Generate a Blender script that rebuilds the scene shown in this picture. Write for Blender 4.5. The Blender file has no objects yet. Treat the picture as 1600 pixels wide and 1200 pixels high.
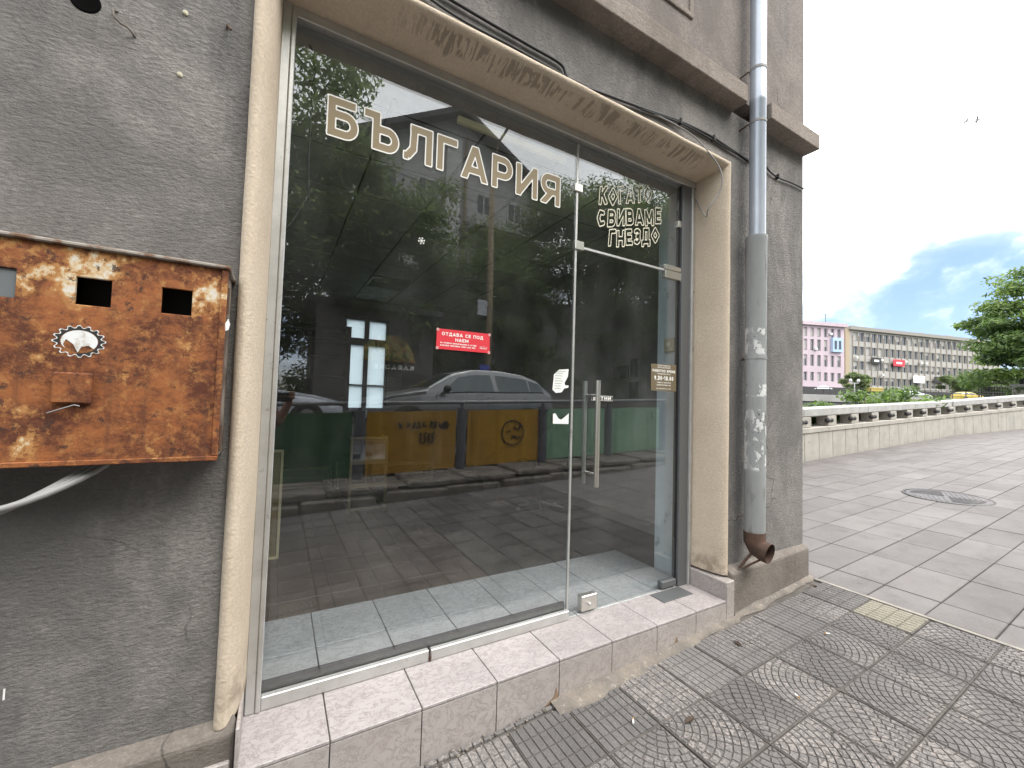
import bpy, math, random
import numpy as np
from mathutils import Vector, Matrix, Euler, noise as mnoise
rad = math.radians
random.seed(7)
scn = bpy.context.scene
COL = scn.collection

# ------------------------------------------------------------------ camera, sky, sun, exposure
# Axes: x along the shop front (right), y into the shop, z up; the lens is the origin, facade wall at y = 1.69.
def cam_axes(yaw, pitch, roll):
    F = Vector((math.sin(yaw)*math.cos(pitch), math.cos(yaw)*math.cos(pitch), math.sin(pitch)))
    R = Vector((math.cos(yaw), -math.sin(yaw), 0)); U = R.cross(F)
    return math.cos(roll)*R + math.sin(roll)*U, -math.sin(roll)*R + math.cos(roll)*U, F
cR, cU, cF = cam_axes(.5181349, .0409729, .0301298)
cam = bpy.data.cameras.new('camera'); cam.sensor_width = 36; cam.lens = 14.457; cam.sensor_fit = 'HORIZONTAL'
cam.clip_start = .12; cam.clip_end = 3000
camo = bpy.data.objects.new('camera', cam); COL.objects.link(camo)
camo.matrix_world = Matrix((cR, cU, -cF)).transposed().to_4x4()
scn.camera = camo
SUN_AZ, SUN_EL = rad(152), rad(54)         # azimuth from +y towards +x: veiled sun high over the street, to the right
sund = Vector((math.sin(SUN_AZ)*math.cos(SUN_EL), math.cos(SUN_AZ)*math.cos(SUN_EL), math.sin(SUN_EL)))
sl = bpy.data.lights.new('sun', 'SUN'); sl.energy = 1.15; sl.angle = rad(38); sl.color = (1, .96, .9)
so = bpy.data.objects.new('sun', sl); COL.objects.link(so)
so.rotation_euler = sund.to_track_quat('Z', 'Y').to_euler()
scn.view_settings.view_transform = 'Standard'; scn.view_settings.look = 'None'
scn.view_settings.gamma = 1; scn.view_settings.use_curve_mapping = False
scn.view_settings.exposure = 1.5
scn.cycles.use_denoising = True
scn.cycles.max_bounces = 8; scn.cycles.transparent_max_bounces = 24
scn.cycles.sample_clamp_indirect = 6
wld = bpy.data.worlds.new('World'); scn.world = wld; wld.use_nodes = True
def build_world():
    nt = wld.node_tree; N = nt.nodes; L = nt.links; bg = N['Background']
    sky = N.new('ShaderNodeTexSky'); sky.sky_type = 'NISHITA'; sky.sun_disc = False
    sky.sun_elevation = SUN_EL; sky.sun_rotation = SUN_AZ; sky.dust_density = 1.5
    tc = N.new('ShaderNodeTexCoord'); sep = N.new('ShaderNodeSeparateXYZ'); L.new(tc.outputs['Generated'], sep.inputs[0])
    def math_(op, a, b=None, clamp=False):
        n = N.new('ShaderNodeMath'); n.operation = op; n.use_clamp = clamp
        for i, v in enumerate((a, b)):
            if v is None: continue
            if isinstance(v, (int, float)): n.inputs[i].default_value = v
            else: L.new(v, n.inputs[i])
        return n.outputs[0]
    z = math_('ADD', math_('MAXIMUM', sep.outputs[2], 0.0), .12)
    cx = math_('DIVIDE', sep.outputs[0], z); cy = math_('DIVIDE', sep.outputs[1], z)
    cmb = N.new('ShaderNodeCombineXYZ'); L.new(cx, cmb.inputs[0]); L.new(cy, cmb.inputs[1])
    n1 = N.new('ShaderNodeTexNoise'); n1.inputs['Scale'].default_value = .62; n1.inputs['Detail'].default_value = 7
    n1.inputs['Roughness'].default_value = .55; n1.inputs['Distortion'].default_value = .35
    mp = N.new('ShaderNodeMapping'); mp.inputs['Location'].default_value = (3.1, 7.7, 0); L.new(cmb.outputs[0], mp.inputs[0]); L.new(mp.outputs[0], n1.inputs['Vector'])
    # cloud deck: closed overhead, torn open low above the horizon
    el = N.new('ShaderNodeMapRange'); el.interpolation_type = 'SMOOTHSTEP'
    L.new(sep.outputs[2], el.inputs[0]); el.inputs[1].default_value = .06; el.inputs[2].default_value = .36; el.inputs[3].default_value = -.2; el.inputs[4].default_value = .5
    cov = N.new('ShaderNodeMapRange'); cov.interpolation_type = 'SMOOTHSTEP'
    L.new(math_('ADD', n1.outputs[0], el.outputs[0]), cov.inputs[0]); cov.inputs[1].default_value = .10; cov.inputs[2].default_value = .90; cov.inputs[3].default_value = .22; cov.inputs[4].default_value = 1
    # one long tear in the deck, low over the river
    def ray_(px, py): return (cF+cR*((px-800)/642.5)-cU*((py-600)/642.5)).normalized()
    ctr = ray_(1500, 470); A_ = (ray_(1640, 395)-ray_(1330, 540)).normalized(); B_ = ctr.cross(A_).normalized()
    def dot_(v): n = N.new('ShaderNodeVectorMath'); n.operation = 'DOT_PRODUCT'; L.new(tc.outputs['Generated'], n.inputs[0]); n.inputs[1].default_value = v; return n.outputs['Value']
    u_ = math_('DIVIDE', math_('SUBTRACT', dot_(A_), ctr.dot(A_)), .36); v_ = math_('DIVIDE', math_('SUBTRACT', dot_(B_), ctr.dot(B_)), .2)
    wz = N.new('ShaderNodeTexNoise'); wz.inputs['Scale'].default_value = 2.2; wz.inputs['Detail'].default_value = 6; cw = N.new('ShaderNodeCombineXYZ'); L.new(u_, cw.inputs[0]); L.new(math_('MULTIPLY', v_, .8), cw.inputs[1]); L.new(cw.outputs[0], wz.inputs['Vector'])
    v_ = math_('ADD', v_, math_('MULTIPLY', math_('SUBTRACT', wz.outputs[0], .5), 1.5))
    rr_ = math_('ADD', math_('SQRT', math_('ADD', math_('MULTIPLY', u_, u_), math_('MULTIPLY', v_, v_))), math_('MULTIPLY', math_('LESS_THAN', dot_(ctr), 0.0), 9.0))
    gapb = N.new('ShaderNodeMapRange'); gapb.interpolation_type = 'SMOOTHSTEP'; L.new(rr_, gapb.inputs[0]); gapb.inputs[1].default_value = .0; gapb.inputs[2].default_value = 1.5; gapb.inputs[3].default_value = .38; gapb.inputs[4].default_value = 0
    n3 = N.new('ShaderNodeTexNoise'); n3.inputs['Scale'].default_value = 1.5; n3.inputs['Detail'].default_value = 6; n3.inputs['Distortion'].default_value = .6; L.new(mp.outputs[0], n3.inputs['Vector'])
    st_ = N.new('ShaderNodeTexNoise'); st_.inputs['Scale'].default_value = 1.5; st_.inputs['Detail'].default_value = 6; st_.inputs['Distortion'].default_value = .4
    cs = N.new('ShaderNodeCombineXYZ'); L.new(math_('MULTIPLY', u_, 1.3), cs.inputs[0]); L.new(math_('MULTIPLY', v_, 1.6), cs.inputs[1]); L.new(cs.outputs[0], st_.inputs['Vector'])
    sr = N.new('ShaderNodeMapRange'); sr.interpolation_type = 'SMOOTHSTEP'; L.new(st_.outputs[0], sr.inputs[0]); sr.inputs[1].default_value = .34; sr.inputs[2].default_value = .6; sr.inputs[3].default_value = .35; sr.inputs[4].default_value = 1.35
    gap_ = math_('MULTIPLY', gapb.outputs[0], sr.outputs[0])
    L.new(math_('ADD', math_('SUBTRACT', math_('ADD', n1.outputs[0], el.outputs[0]), gap_), math_('MULTIPLY', math_('SUBTRACT', n3.outputs[0], .5), 1.0)), cov.inputs[0])
    n2 = N.new('ShaderNodeTexNoise'); n2.inputs['Scale'].default_value = 1.7; n2.inputs['Detail'].default_value = 6; L.new(mp.outputs[0], n2.inputs['Vector'])
    cr = N.new('ShaderNodeMapRange'); L.new(n2.outputs[0], cr.inputs[0]); cr.inputs[1].default_value = .3; cr.inputs[2].default_value = .7; cr.inputs[3].default_value = 10.5; cr.inputs[4].default_value = 15
    cloud = N.new('ShaderNodeVectorMath'); cloud.operation = 'SCALE'; cloud.inputs[0].default_value = (.97, .985, 1.0); L.new(cr.outputs[0], cloud.inputs['Scale'])
    gap = N.new('ShaderNodeMix'); gap.data_type = 'RGBA'; gap.blend_type = 'MULTIPLY'; gap.inputs['Factor'].default_value = 1
    L.new(sky.outputs[0], gap.inputs[6]); gap.inputs[7].default_value = (.66, .72, .92, 1)
    mx = N.new('ShaderNodeMix'); mx.data_type = 'RGBA'; L.new(math_('POWER', cov.outputs[0], 3.0), mx.inputs['Factor']); L.new(gap.outputs[2], mx.inputs[6]); L.new(cloud.outputs[0], mx.inputs[7])
    L.new(mx.outputs[2], bg.inputs[0]); bg.inputs[1].default_value = .1
build_world()

# ------------------------------------------------------------------ helpers
class MB:
    def __init__(s): s.v = []; s.f = []; s.m = []; s.mi = 0
    def add(s, vs, fs):
        o = len(s.v); s.v += [tuple(p) for p in vs]; s.f += [tuple(i+o for i in f) for f in fs]; s.m += [s.mi]*len(fs); return s
    def box(s, x0, y0, z0, x1, y1, z1, skip=''):
        vs = [(x, y, z) for z in (z0, z1) for y in (y0, y1) for x in (x0, x1)]
        F = {'b': (0, 2, 3, 1), 't': (4, 5, 7, 6), 'f': (0, 1, 5, 4), 'k': (2, 6, 7, 3), 'l': (0, 4, 6, 2), 'r': (1, 3, 7, 5)}
        return s.add(vs, [F[k] for k in F if k not in skip])
    def cbox(s, x0, y0, z0, x1, y1, z1, c):      # box with chamfered edges (c) on all sides: 24 vertices
        P = [(x0, x1), (y0, y1), (z0, z1)]; vs = []; idx = {}
        for ax in range(3):
            for sx in (0, 1):
                for sy in (0, 1):
                    for sz in (0, 1):
                        sg = (sx, sy, sz); p = []
                        for k in range(3):
                            q = P[k][sg[k]]
                            if k != ax: q += c if sg[k] == 0 else -c
                            p.append(q)
                        idx[(ax,)+sg] = len(vs); vs.append(p)
        fs = []
        def order(ids):
            c0 = sum((Vector(vs[i]) for i in ids), Vector())/len(ids); ctr = Vector(((x0+x1)/2, (y0+y1)/2, (z0+z1)/2)); n = (c0-ctr).normalized()
            a = n.orthogonal().normalized(); b = n.cross(a)
            return tuple(sorted(ids, key=lambda i: math.atan2((Vector(vs[i])-c0).dot(b), (Vector(vs[i])-c0).dot(a))))
        for ax in range(3):
            for sd in (0, 1):
                fs.append(order([v for k, v in idx.items() if k[0] == ax and k[1+ax] == sd]))
        for a in range(3):
            b, c_ = [(1, 2), (0, 2), (0, 1)][a]
            for sb in (0, 1):
                for sc in (0, 1):
                    fs.append(order([v for k, v in idx.items() if k[0] in (b, c_) and k[1+b] == sb and k[1+c_] == sc]))
        for sx in (0, 1):
            for sy in (0, 1):
                for sz in (0, 1): fs.append(order([idx[(ax, sx, sy, sz)] for ax in range(3)]))
        return s.add(vs, fs)
    def loft(s, rings, closed=True, caps=True):
        n = len(rings[0]); vs = [p for r in rings for p in r]; fs = []
        for i in range(len(rings)-1):
            for j in range(n if closed else n-1):
                k = (j+1) % n; fs.append((i*n+j, i*n+k, (i+1)*n+k, (i+1)*n+j))
        if caps and closed: fs += [tuple(range(n))[::-1], tuple(range((len(rings)-1)*n, len(rings)*n))]
        return s.add(vs, fs)
    def tube(s, pts, r, n=8, caps=True):
        pts = [Vector(p) for p in pts]; rs = r if isinstance(r, (list, tuple)) else [r]*len(pts); rings = []; a = None
        for i, p in enumerate(pts):
            d = (pts[min(i+1, len(pts)-1)]-pts[max(i-1, 0)]).normalized()
            a = (a - d*a.dot(d)).normalized() if a is not None and (a-d*a.dot(d)).length > 1e-4 else d.orthogonal().normalized()
            b = d.cross(a)
            rings.append([p+rs[i]*(math.cos(t)*a+math.sin(t)*b) for t in (2*math.pi*k/n for k in range(n))])
        return s.loft(rings, True, caps)
    def cyl(s, p, q, r, n=12): return s.tube([p, q], r, n)
    def lathe(s, prof, c=(0, 0, 0), n=16):
        rings = [[(c[0]+r*math.cos(t), c[1]+r*math.sin(t), c[2]+z) for t in (2*math.pi*k/n for k in range(n))] for r, z in prof]
        return s.loft(rings)
    def prism(s, poly, y0, y1):                   # polygon in x-z pushed along y
        n = len(poly); vs = [(x, y0, z) for x, z in poly]+[(x, y1, z) for x, z in poly]
        return s.add(vs, [tuple(range(n)), tuple(range(n, 2*n))[::-1]]+[(i, i+n, (i+1) % n+n, (i+1) % n) for i in range(n)])
    def prismz(s, poly, z0, z1):
        n = len(poly); vs = [(x, y, z0) for x, y in poly]+[(x, y, z1) for x, y in poly]
        return s.add(vs, [tuple(range(n))[::-1], tuple(range(n, 2*n))]+[(i, (i+1) % n, (i+1) % n+n, i+n) for i in range(n)])
    def sphere(s, c, r, n=12, k=8, sq=(1, 1, 1)):
        rings = []
        for i in range(k+1):
            t = math.pi*i/k; rr = max(math.sin(t), 1e-3)
            rings.append([(c[0]+sq[0]*r*rr*math.cos(2*math.pi*j/n), c[1]+sq[1]*r*rr*math.sin(2*math.pi*j/n), c[2]-sq[2]*r*math.cos(t)) for j in range(n)])
        return s.loft(rings)
    def wall(s, xs, zs, holes, y0, y1):           # slab in x-z with rectangular holes given as cells (i, k)
        H = set(holes); nx, nz = len(xs)-1, len(zs)-1
        solid = lambda i, k: 0 <= i < nx and 0 <= k < nz and (i, k) not in H
        for i in range(nx):
            for k in range(nz):
                if not solid(i, k): continue
                sk = ''.join(c for c, q in (('l', (i-1, k)), ('r', (i+1, k)), ('b', (i, k-1)), ('t', (i, k+1))) if solid(*q))
                s.box(xs[i], y0, zs[k], xs[i+1], y1, zs[k+1], sk)
        return s
    def mesh(s, name, mats, smooth=False):
        me = bpy.data.meshes.new(name); me.from_pydata(s.v, [], s.f)
        for m in (mats if isinstance(mats, (list, tuple)) else [mats]): me.materials.append(m)
        me.polygons.foreach_set('material_index', s.m)
        if smooth: me.polygons.foreach_set('use_smooth', [True]*len(s.f))
        me.update(); return me
def link(o): COL.objects.link(o); return o
def bevel(o, w, seg=2, ang=35):
    m = o.modifiers.new('bevel', 'BEVEL'); m.width = w; m.segments = seg; m.limit_method = 'ANGLE'; m.angle_limit = rad(ang); return o
def sharp(o, ang=40):
    for p in o.data.polygons: p.use_smooth = True
    o.data.set_sharp_from_angle(angle=rad(ang)); return o
def tag(o, label, cat, group=None, kind=None):
    if label: o['label'] = label
    if cat: o['category'] = cat
    if group: o['group'] = group
    if kind: o['kind'] = kind
    return o
def thing(name, label, cat, loc=(0, 0, 0), group=None, rot=(0, 0, 0)):
    o = link(bpy.data.objects.new(name, None)); o.empty_display_size = .1; o.location = loc; o.rotation_euler = rot
    return tag(o, label, cat, group)
def part(name, mb, mats, parent=None, smooth=False, label=None, local=False, bev=0, shp=0):
    me = mb if isinstance(mb, bpy.types.Mesh) else mb.mesh(name, mats, smooth)
    o = link(bpy.data.objects.new(name, me))
    if parent is not None:
        o.parent = parent
        if not local and parent.parent is None: o.matrix_parent_inverse = Matrix.Translation(-parent.location)
    if label: o['label'] = label
    if bev: bevel(o, bev)
    if shp: sharp(o, shp)
    return o
def solo(name, mb, mats, label, cat, group=None, loc=(0, 0, 0), smooth=False, rot=(0, 0, 0), bev=0, shp=0):
    o = part(name, mb, mats, None, smooth, bev=bev, shp=shp); o.location = loc; o.rotation_euler = rot
    return tag(o, label, cat, group)
def struct(name, mb, mats, smooth=False):
    return tag(part(name, mb, mats, None, smooth), None, None, None, 'structure')
def kids(o): return [c for c in list(o.children)]
def copy_tree(o, parent=None, loc=None, rot=None, label=None):
    c = link(o.copy())
    if parent is not None: c.parent = parent
    if loc is not None: c.location = loc
    if rot is not None: c.rotation_euler = rot
    if label: c['label'] = label
    for k in kids(o): copy_tree(k, c)
    return c

# ------------------------------------------------------------------ materials
def newmat(name):
    m = bpy.data.materials.new(name); m.use_nodes = True; nt = m.node_tree
    return m, nt, nt.nodes['Principled BSDF']
class NT:
    """small node builder"""
    def __init__(s, m): s.nt = m.node_tree; s.N = s.nt.nodes; s.L = s.nt.links
    def set(s, sock, v):
        if isinstance(v, bpy.types.NodeSocket): s.L.new(v, sock)
        else: sock.default_value = v
    def pos(s, kind='P', scale=(1, 1, 1), loc=(0, 0, 0), rot=(0, 0, 0)):
        o = s.N.new('ShaderNodeNewGeometry').outputs['Position'] if kind == 'P' else s.N.new('ShaderNodeTexCoord').outputs['Object']
        mp = s.N.new('ShaderNodeMapping'); mp.inputs['Scale'].default_value = scale; mp.inputs['Location'].default_value = loc; mp.inputs['Rotation'].default_value = rot
        s.L.new(o, mp.inputs[0]); return mp.outputs[0]
    def noise(s, vec, sc, det=6, rough=.6, dist=0):
        n = s.N.new('ShaderNodeTexNoise'); s.L.new(vec, n.inputs['Vector']); n.inputs['Scale'].default_value = sc; n.inputs['Detail'].default_value = det
        n.inputs['Roughness'].default_value = rough; n.inputs['Distortion'].default_value = dist; return n.outputs[0]
    def vor(s, vec, sc, feat='F1', out='Distance'):
        n = s.N.new('ShaderNodeTexVoronoi'); n.feature = feat; s.L.new(vec, n.inputs['Vector']); n.inputs['Scale'].default_value = sc; return n.outputs[out]
    def ramp(s, v, lo, hi, a=0., b=1.):
        n = s.N.new('ShaderNodeMapRange'); n.interpolation_type = 'SMOOTHSTEP'
        for i, q in enumerate((v, lo, hi, a, b)): s.set(n.inputs[i], q)
        return n.outputs[0]
    def math(s, op, a, b=0., clamp=False):
        n = s.N.new('ShaderNodeMath'); n.operation = op; n.use_clamp = clamp; s.set(n.inputs[0], a); s.set(n.inputs[1], b); return n.outputs[0]
    def mix(s, f, a, b, mode='MIX'):
        n = s.N.new('ShaderNodeMix'); n.data_type = 'RGBA'; n.blend_type = mode; s.set(n.inputs[0], f)
        for i, v in ((6, a), (7, b)): s.set(n.inputs[i], v if isinstance(v, bpy.types.NodeSocket) else (*v[:3], 1))
        return n.outputs[2]
    def scale(s, c, k):
        n = s.N.new('ShaderNodeVectorMath'); n.operation = 'SCALE'; s.set(n.inputs[0], c); s.set(n.inputs['Scale'], k); return n.outputs[0]
    def bump(s, h, st=.5, dist=.01, nrm=None):
        n = s.N.new('ShaderNodeBump'); n.inputs['Strength'].default_value = st; n.inputs['Distance'].default_value = dist; s.L.new(h, n.inputs['Height'])
        if nrm is not None: s.L.new(nrm, n.inputs['Normal'])
        return n.outputs[0]
    def xyz(s, vec): 
        n = s.N.new('ShaderNodeSeparateXYZ'); s.L.new(vec, n.inputs[0]); return n.outputs
    def rnd(s): return s.N.new('ShaderNodeObjectInfo').outputs['Random']
    def vary(s, c, amt):
        return s.scale(c, s.ramp_lin(s.rnd(), 1-amt, 1+amt))
    def ramp_lin(s, v, a, b):
        n = s.N.new('ShaderNodeMapRange'); s.set(n.inputs[0], v); n.inputs[3].default_value = a; n.inputs[4].default_value = b; return n.outputs[0]
def M(name, c, c2=None, rough=.8, metal=0, sc=6, lo=.35, hi=.65, det=6, bump=0, bsc=40, bd=.005, stretch=(1, 1, 1), spec=.5, coord='P', rand=0, c3=None, sc3=30, lo3=.55, hi3=.7, trans=0, coat=0):
    m, nt, b = newmat(name); n = NT(m)
    col = (*c, 1)
    if c2 is not None or bump or c3 is not None: vec = n.pos(coord, stretch)
    if c2 is not None: col = n.mix(n.ramp(n.noise(vec, sc, det), lo, hi), c, c2)
    if c3 is not None: col = n.mix(n.ramp(n.noise(vec, sc3, 4), lo3, hi3), col if c2 is not None else c, c3)
    if rand:
        if not isinstance(col, bpy.types.NodeSocket): col = n.mix(0., c, c)
        col = n.vary(col, rand)
    n.set(b.inputs['Base Color'], col)
    b.inputs['Roughness'].default_value = rough; b.inputs['Metallic'].default_value = metal; b.inputs['Specular IOR Level'].default_value = spec
    if coat: b.inputs['Coat Weight'].default_value = coat; b.inputs['Coat Roughness'].default_value = .05
    if bump: n.L.new(n.bump(n.noise(vec, bsc, 5), bump, bd), b.inputs['Normal'])
    return m
def glass_mat(name, tint=(.95, .975, .985), dirt=.011):
    m = bpy.data.materials.new(name); m.use_nodes = True; n = NT(m); N = n.N; L = n.L
    N.remove(N['Principled BSDF']); out = N['Material Output']
    g = N.new('ShaderNodeNewGeometry'); dp = N.new('ShaderNodeVectorMath'); dp.operation = 'DOT_PRODUCT'; L.new(g.outputs['Normal'], dp.inputs[0]); L.new(g.outputs['Incoming'], dp.inputs[1])
    c = n.math('ABSOLUTE', dp.outputs['Value']); k = n.math('POWER', n.math('SUBTRACT', 1., c), 5.); F = n.math('ADD', n.math('MULTIPLY', k, .885), .113)
    tr = N.new('ShaderNodeBsdfTransparent'); tr.inputs[0].default_value = (*tint, 1); gl = N.new('ShaderNodeBsdfGlossy'); gl.inputs['Roughness'].default_value = 0
    mx = N.new('ShaderNodeMixShader'); L.new(F, mx.inputs[0]); L.new(tr.outputs[0], mx.inputs[1]); L.new(gl.outputs[0], mx.inputs[2])
    df = N.new('ShaderNodeBsdfDiffuse'); df.inputs[0].default_value = (.75, .75, .72, 1); mx2 = N.new('ShaderNodeMixShader')
    vec = n.pos('P', (1, 1, .35)); L.new(n.ramp(n.noise(vec, 3.5, 7), .4, .8, dirt*.3, dirt*2), mx2.inputs[0])
    L.new(mx.outputs[0], mx2.inputs[1]); L.new(df.outputs[0], mx2.inputs[2]); L.new(mx2.outputs[0], out.inputs[0]); return m
def stucco(name, c, c2, dark, bump=.8):
    m, nt, b = newmat(name); n = NT(m); v = n.pos('P'); vs = n.pos('P', (.8, 1, 1.6), rot=(0, .35, 0))
    col = n.mix(n.ramp(n.noise(v, 1.6, 8, .65), .35, .68), c, c2)
    col = n.mix(n.ramp(n.noise(n.pos('P', (2.2, 1, .5), loc=(4, 0, 1)), 1.5, 6, .6), .55, .75), col, dark)
    fine = n.noise(vs, 75, 6, .75); col = n.mix(n.ramp(fine, .3, .75, 0, .55), n.scale(col, .62), n.scale(col, 1.5))
    col = n.mix(n.ramp(n.noise(n.pos('P', (1.6, 1, 1.1), loc=(1, 0, 6)), .8, 8, .72, .5), .44, .62, 0., .85), col, n.scale(c2, 1.12) if False else tuple(q*.62 for q in c))
    zz = n.xyz(v)[2]; col = n.mix(n.math('MULTIPLY', n.ramp(zz, -.35, -1.15, 0., .35), n.ramp(n.noise(v, 2.6, 6), .25, .6)), col, tuple(q*.58 for q in dark))
    drip = n.noise(n.pos('P', (9, 1, .45), loc=(2, 0, 3)), 1.5, 6, .6); col = n.mix(n.ramp(drip, .55, .78, 0., .3), col, tuple(q*.75 for q in dark))
    spots = n.vor(n.pos('P', (1, 1, 1.4)), 130); col = n.mix(n.ramp(spots, .0, .22, .35, 0.), col, (.62, .58, .54))
    wv = n.N.new('ShaderNodeVectorMath'); wv.operation = 'ADD'; nz = n.N.new('ShaderNodeTexNoise'); nz.inputs['Scale'].default_value = 3; nz.inputs['Detail'].default_value = 6; n.L.new(v, nz.inputs['Vector']); n.L.new(n.scale(nz.outputs['Color'], .55), wv.inputs[0]); n.L.new(v, wv.inputs[1])
    crack = n.ramp(n.vor(wv.outputs[0], .75, 'DISTANCE_TO_EDGE'), .0, .006, 1., 0.); crack = n.math('MULTIPLY', crack, n.ramp(n.noise(n.pos('P', loc=(8, 0, 2)), 1.1, 3), .5, .6))
    col = n.mix(n.math('MULTIPLY', crack, .8), col, (.05, .046, .043))
    n.set(b.inputs['Base Color'], col); b.inputs['Roughness'].default_value = .95; b.inputs['Specular IOR Level'].default_value = .2
    h = n.math('ADD', n.noise(vs, 55, 6, .7), n.math('MULTIPLY', n.noise(v, 6, 4), 1.4))
    n.L.new(n.bump(h, bump, .012), b.inputs['Normal']); return m
def rust_mat():
    m, nt, b = newmat('rust'); n = NT(m); v = n.pos('P'); vh = n.pos('P', (1, 1, 1.25), loc=(2.3, 0, .7))
    a = n.noise(vh, 9, 12, .78, .15); col = n.mix(n.ramp(a, .40, .60), (.095, .028, .013), (.30, .10, .027))
    col = n.mix(n.ramp(n.noise(n.pos('P', loc=(5, 1, 2)), 27, 10, .8, .1), .50, .64, 0., .85), col, (.37, .16, .05))
    run = n.noise(n.pos('P', (26, 1, 1.6)), 1., 6, .65); col = n.mix(n.ramp(run, .52, .7, 0., .5), col, (.10, .034, .016))
    zz = n.xyz(n.pos('P'))[2]; up = n.ramp(zz, -.12, .34, -.012, .058)
    pale = n.math('ADD', n.math('ADD', n.math('MULTIPLY', n.noise(n.pos('P', (1.1, 1, 1), loc=(9.3, 0, 4.1)), 6.5, 4, .6, .3), .62), n.math('MULTIPLY', n.noise(n.pos('P', loc=(2, 0, 9)), 42, 8, .75), .38)), up)
    col = n.mix(n.ramp(pale, .575, .625, 0., .85), col, (.46, .23, .075)); col = n.mix(n.ramp(pale, .632, .652), col, (.58, .44, .27)); col = n.mix(n.ramp(pale, .668, .68), col, (.62, .58, .51))
    col = n.mix(n.ramp(n.noise(n.pos('P', loc=(1, 8, 3)), 24, 9, .78), .57, .62, 0., .85), col, (.045, .02, .014))
    n.set(b.inputs['Base Color'], col); n.set(b.inputs['Roughness'], n.ramp(a, .3, .7, .95, .62)); b.inputs['Metallic'].default_value = .1
    n.L.new(n.bump(n.noise(vh, 40, 7, .75), .55, .004), b.inputs['Normal']); return m
def marble(name, c, c2, vein, rough=.3):
    m, nt, b = newmat(name); n = NT(m); v = n.pos('P')
    col = n.mix(n.ramp(n.noise(v, 5, 7, .7), .35, .65), c, c2)
    w = n.noise(n.pos('P', (1, 1.6, 1.2), rot=(.3, .2, .6)), 15, 9, .72, .7); col = n.mix(n.ramp(n.math('ABSOLUTE', n.math('SUBTRACT', w, .5)), .0, .032, .85, 0.), col, vein)
    col = n.mix(n.ramp(n.noise(v, 48, 3), .58, .70, 0, .6), col, vein); col = n.mix(n.ramp(n.noise(v, 1.7, 5), .5, .8, 0, .35), col, (.33, .29, .25))
    col = n.vary(col, .06); n.set(b.inputs['Base Color'], col); b.inputs['Roughness'].default_value = rough; return m
def paver(name, c, c2, agg, amt):
    m, nt, b = newmat(name); n = NT(m); v = n.pos('P')
    col = n.mix(n.ramp(n.noise(v, 3, 7, .65), .36, .66), c, c2); col = n.vary(col, .13)
    wear = n.ramp(n.math('ADD', n.noise(v, 2.2, 6, .7), n.math('MULTIPLY', n.rnd(), .22)), .5, .78, 0., amt)
    sp = n.vor(v, 115, 'F1', 'Color'); spv = n.ramp(n.xyz(sp)[0], .55, .75)
    col = n.mix(n.math('MULTIPLY', wear, spv), col, agg); col = n.mix(n.ramp(n.noise(v, 140, 3), .35, .7, 0., .5), n.scale(col, .75), n.scale(col, 1.3))
    nz = n.N.new('ShaderNodeTexNoise'); nz.inputs['Scale'].default_value = 5; nz.inputs['Detail'].default_value = 5; n.L.new(v, nz.inputs['Vector']); wv = n.N.new('ShaderNodeVectorMath'); wv.operation = 'ADD'; n.L.new(n.scale(nz.outputs['Color'], .3), wv.inputs[0]); n.L.new(v, wv.inputs[1])
    crack = n.math('MULTIPLY', n.ramp(n.vor(wv.outputs[0], 2.2, 'DISTANCE_TO_EDGE'), .0, .010, 1., 0.), n.ramp(n.noise(n.pos('P', loc=(3, 5, 0)), 1.3, 3), .52, .6)); col = n.mix(n.math('MULTIPLY', crack, .85), col, (.04, .036, .032))
    gum = n.ramp(n.vor(n.pos('P', loc=(1.3, 2.7, 0)), 3.4), .035, .045, .7, 0.); col = n.mix(gum, col, (.07, .065, .062))
    n.set(b.inputs['Base Color'], col); b.inputs['Roughness'].default_value = .9; b.inputs['Specular IOR Level'].default_value = .3
    n.L.new(n.bump(n.noise(v, 130, 4, .7), .6, .004), b.inputs['Normal']); return m

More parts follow.
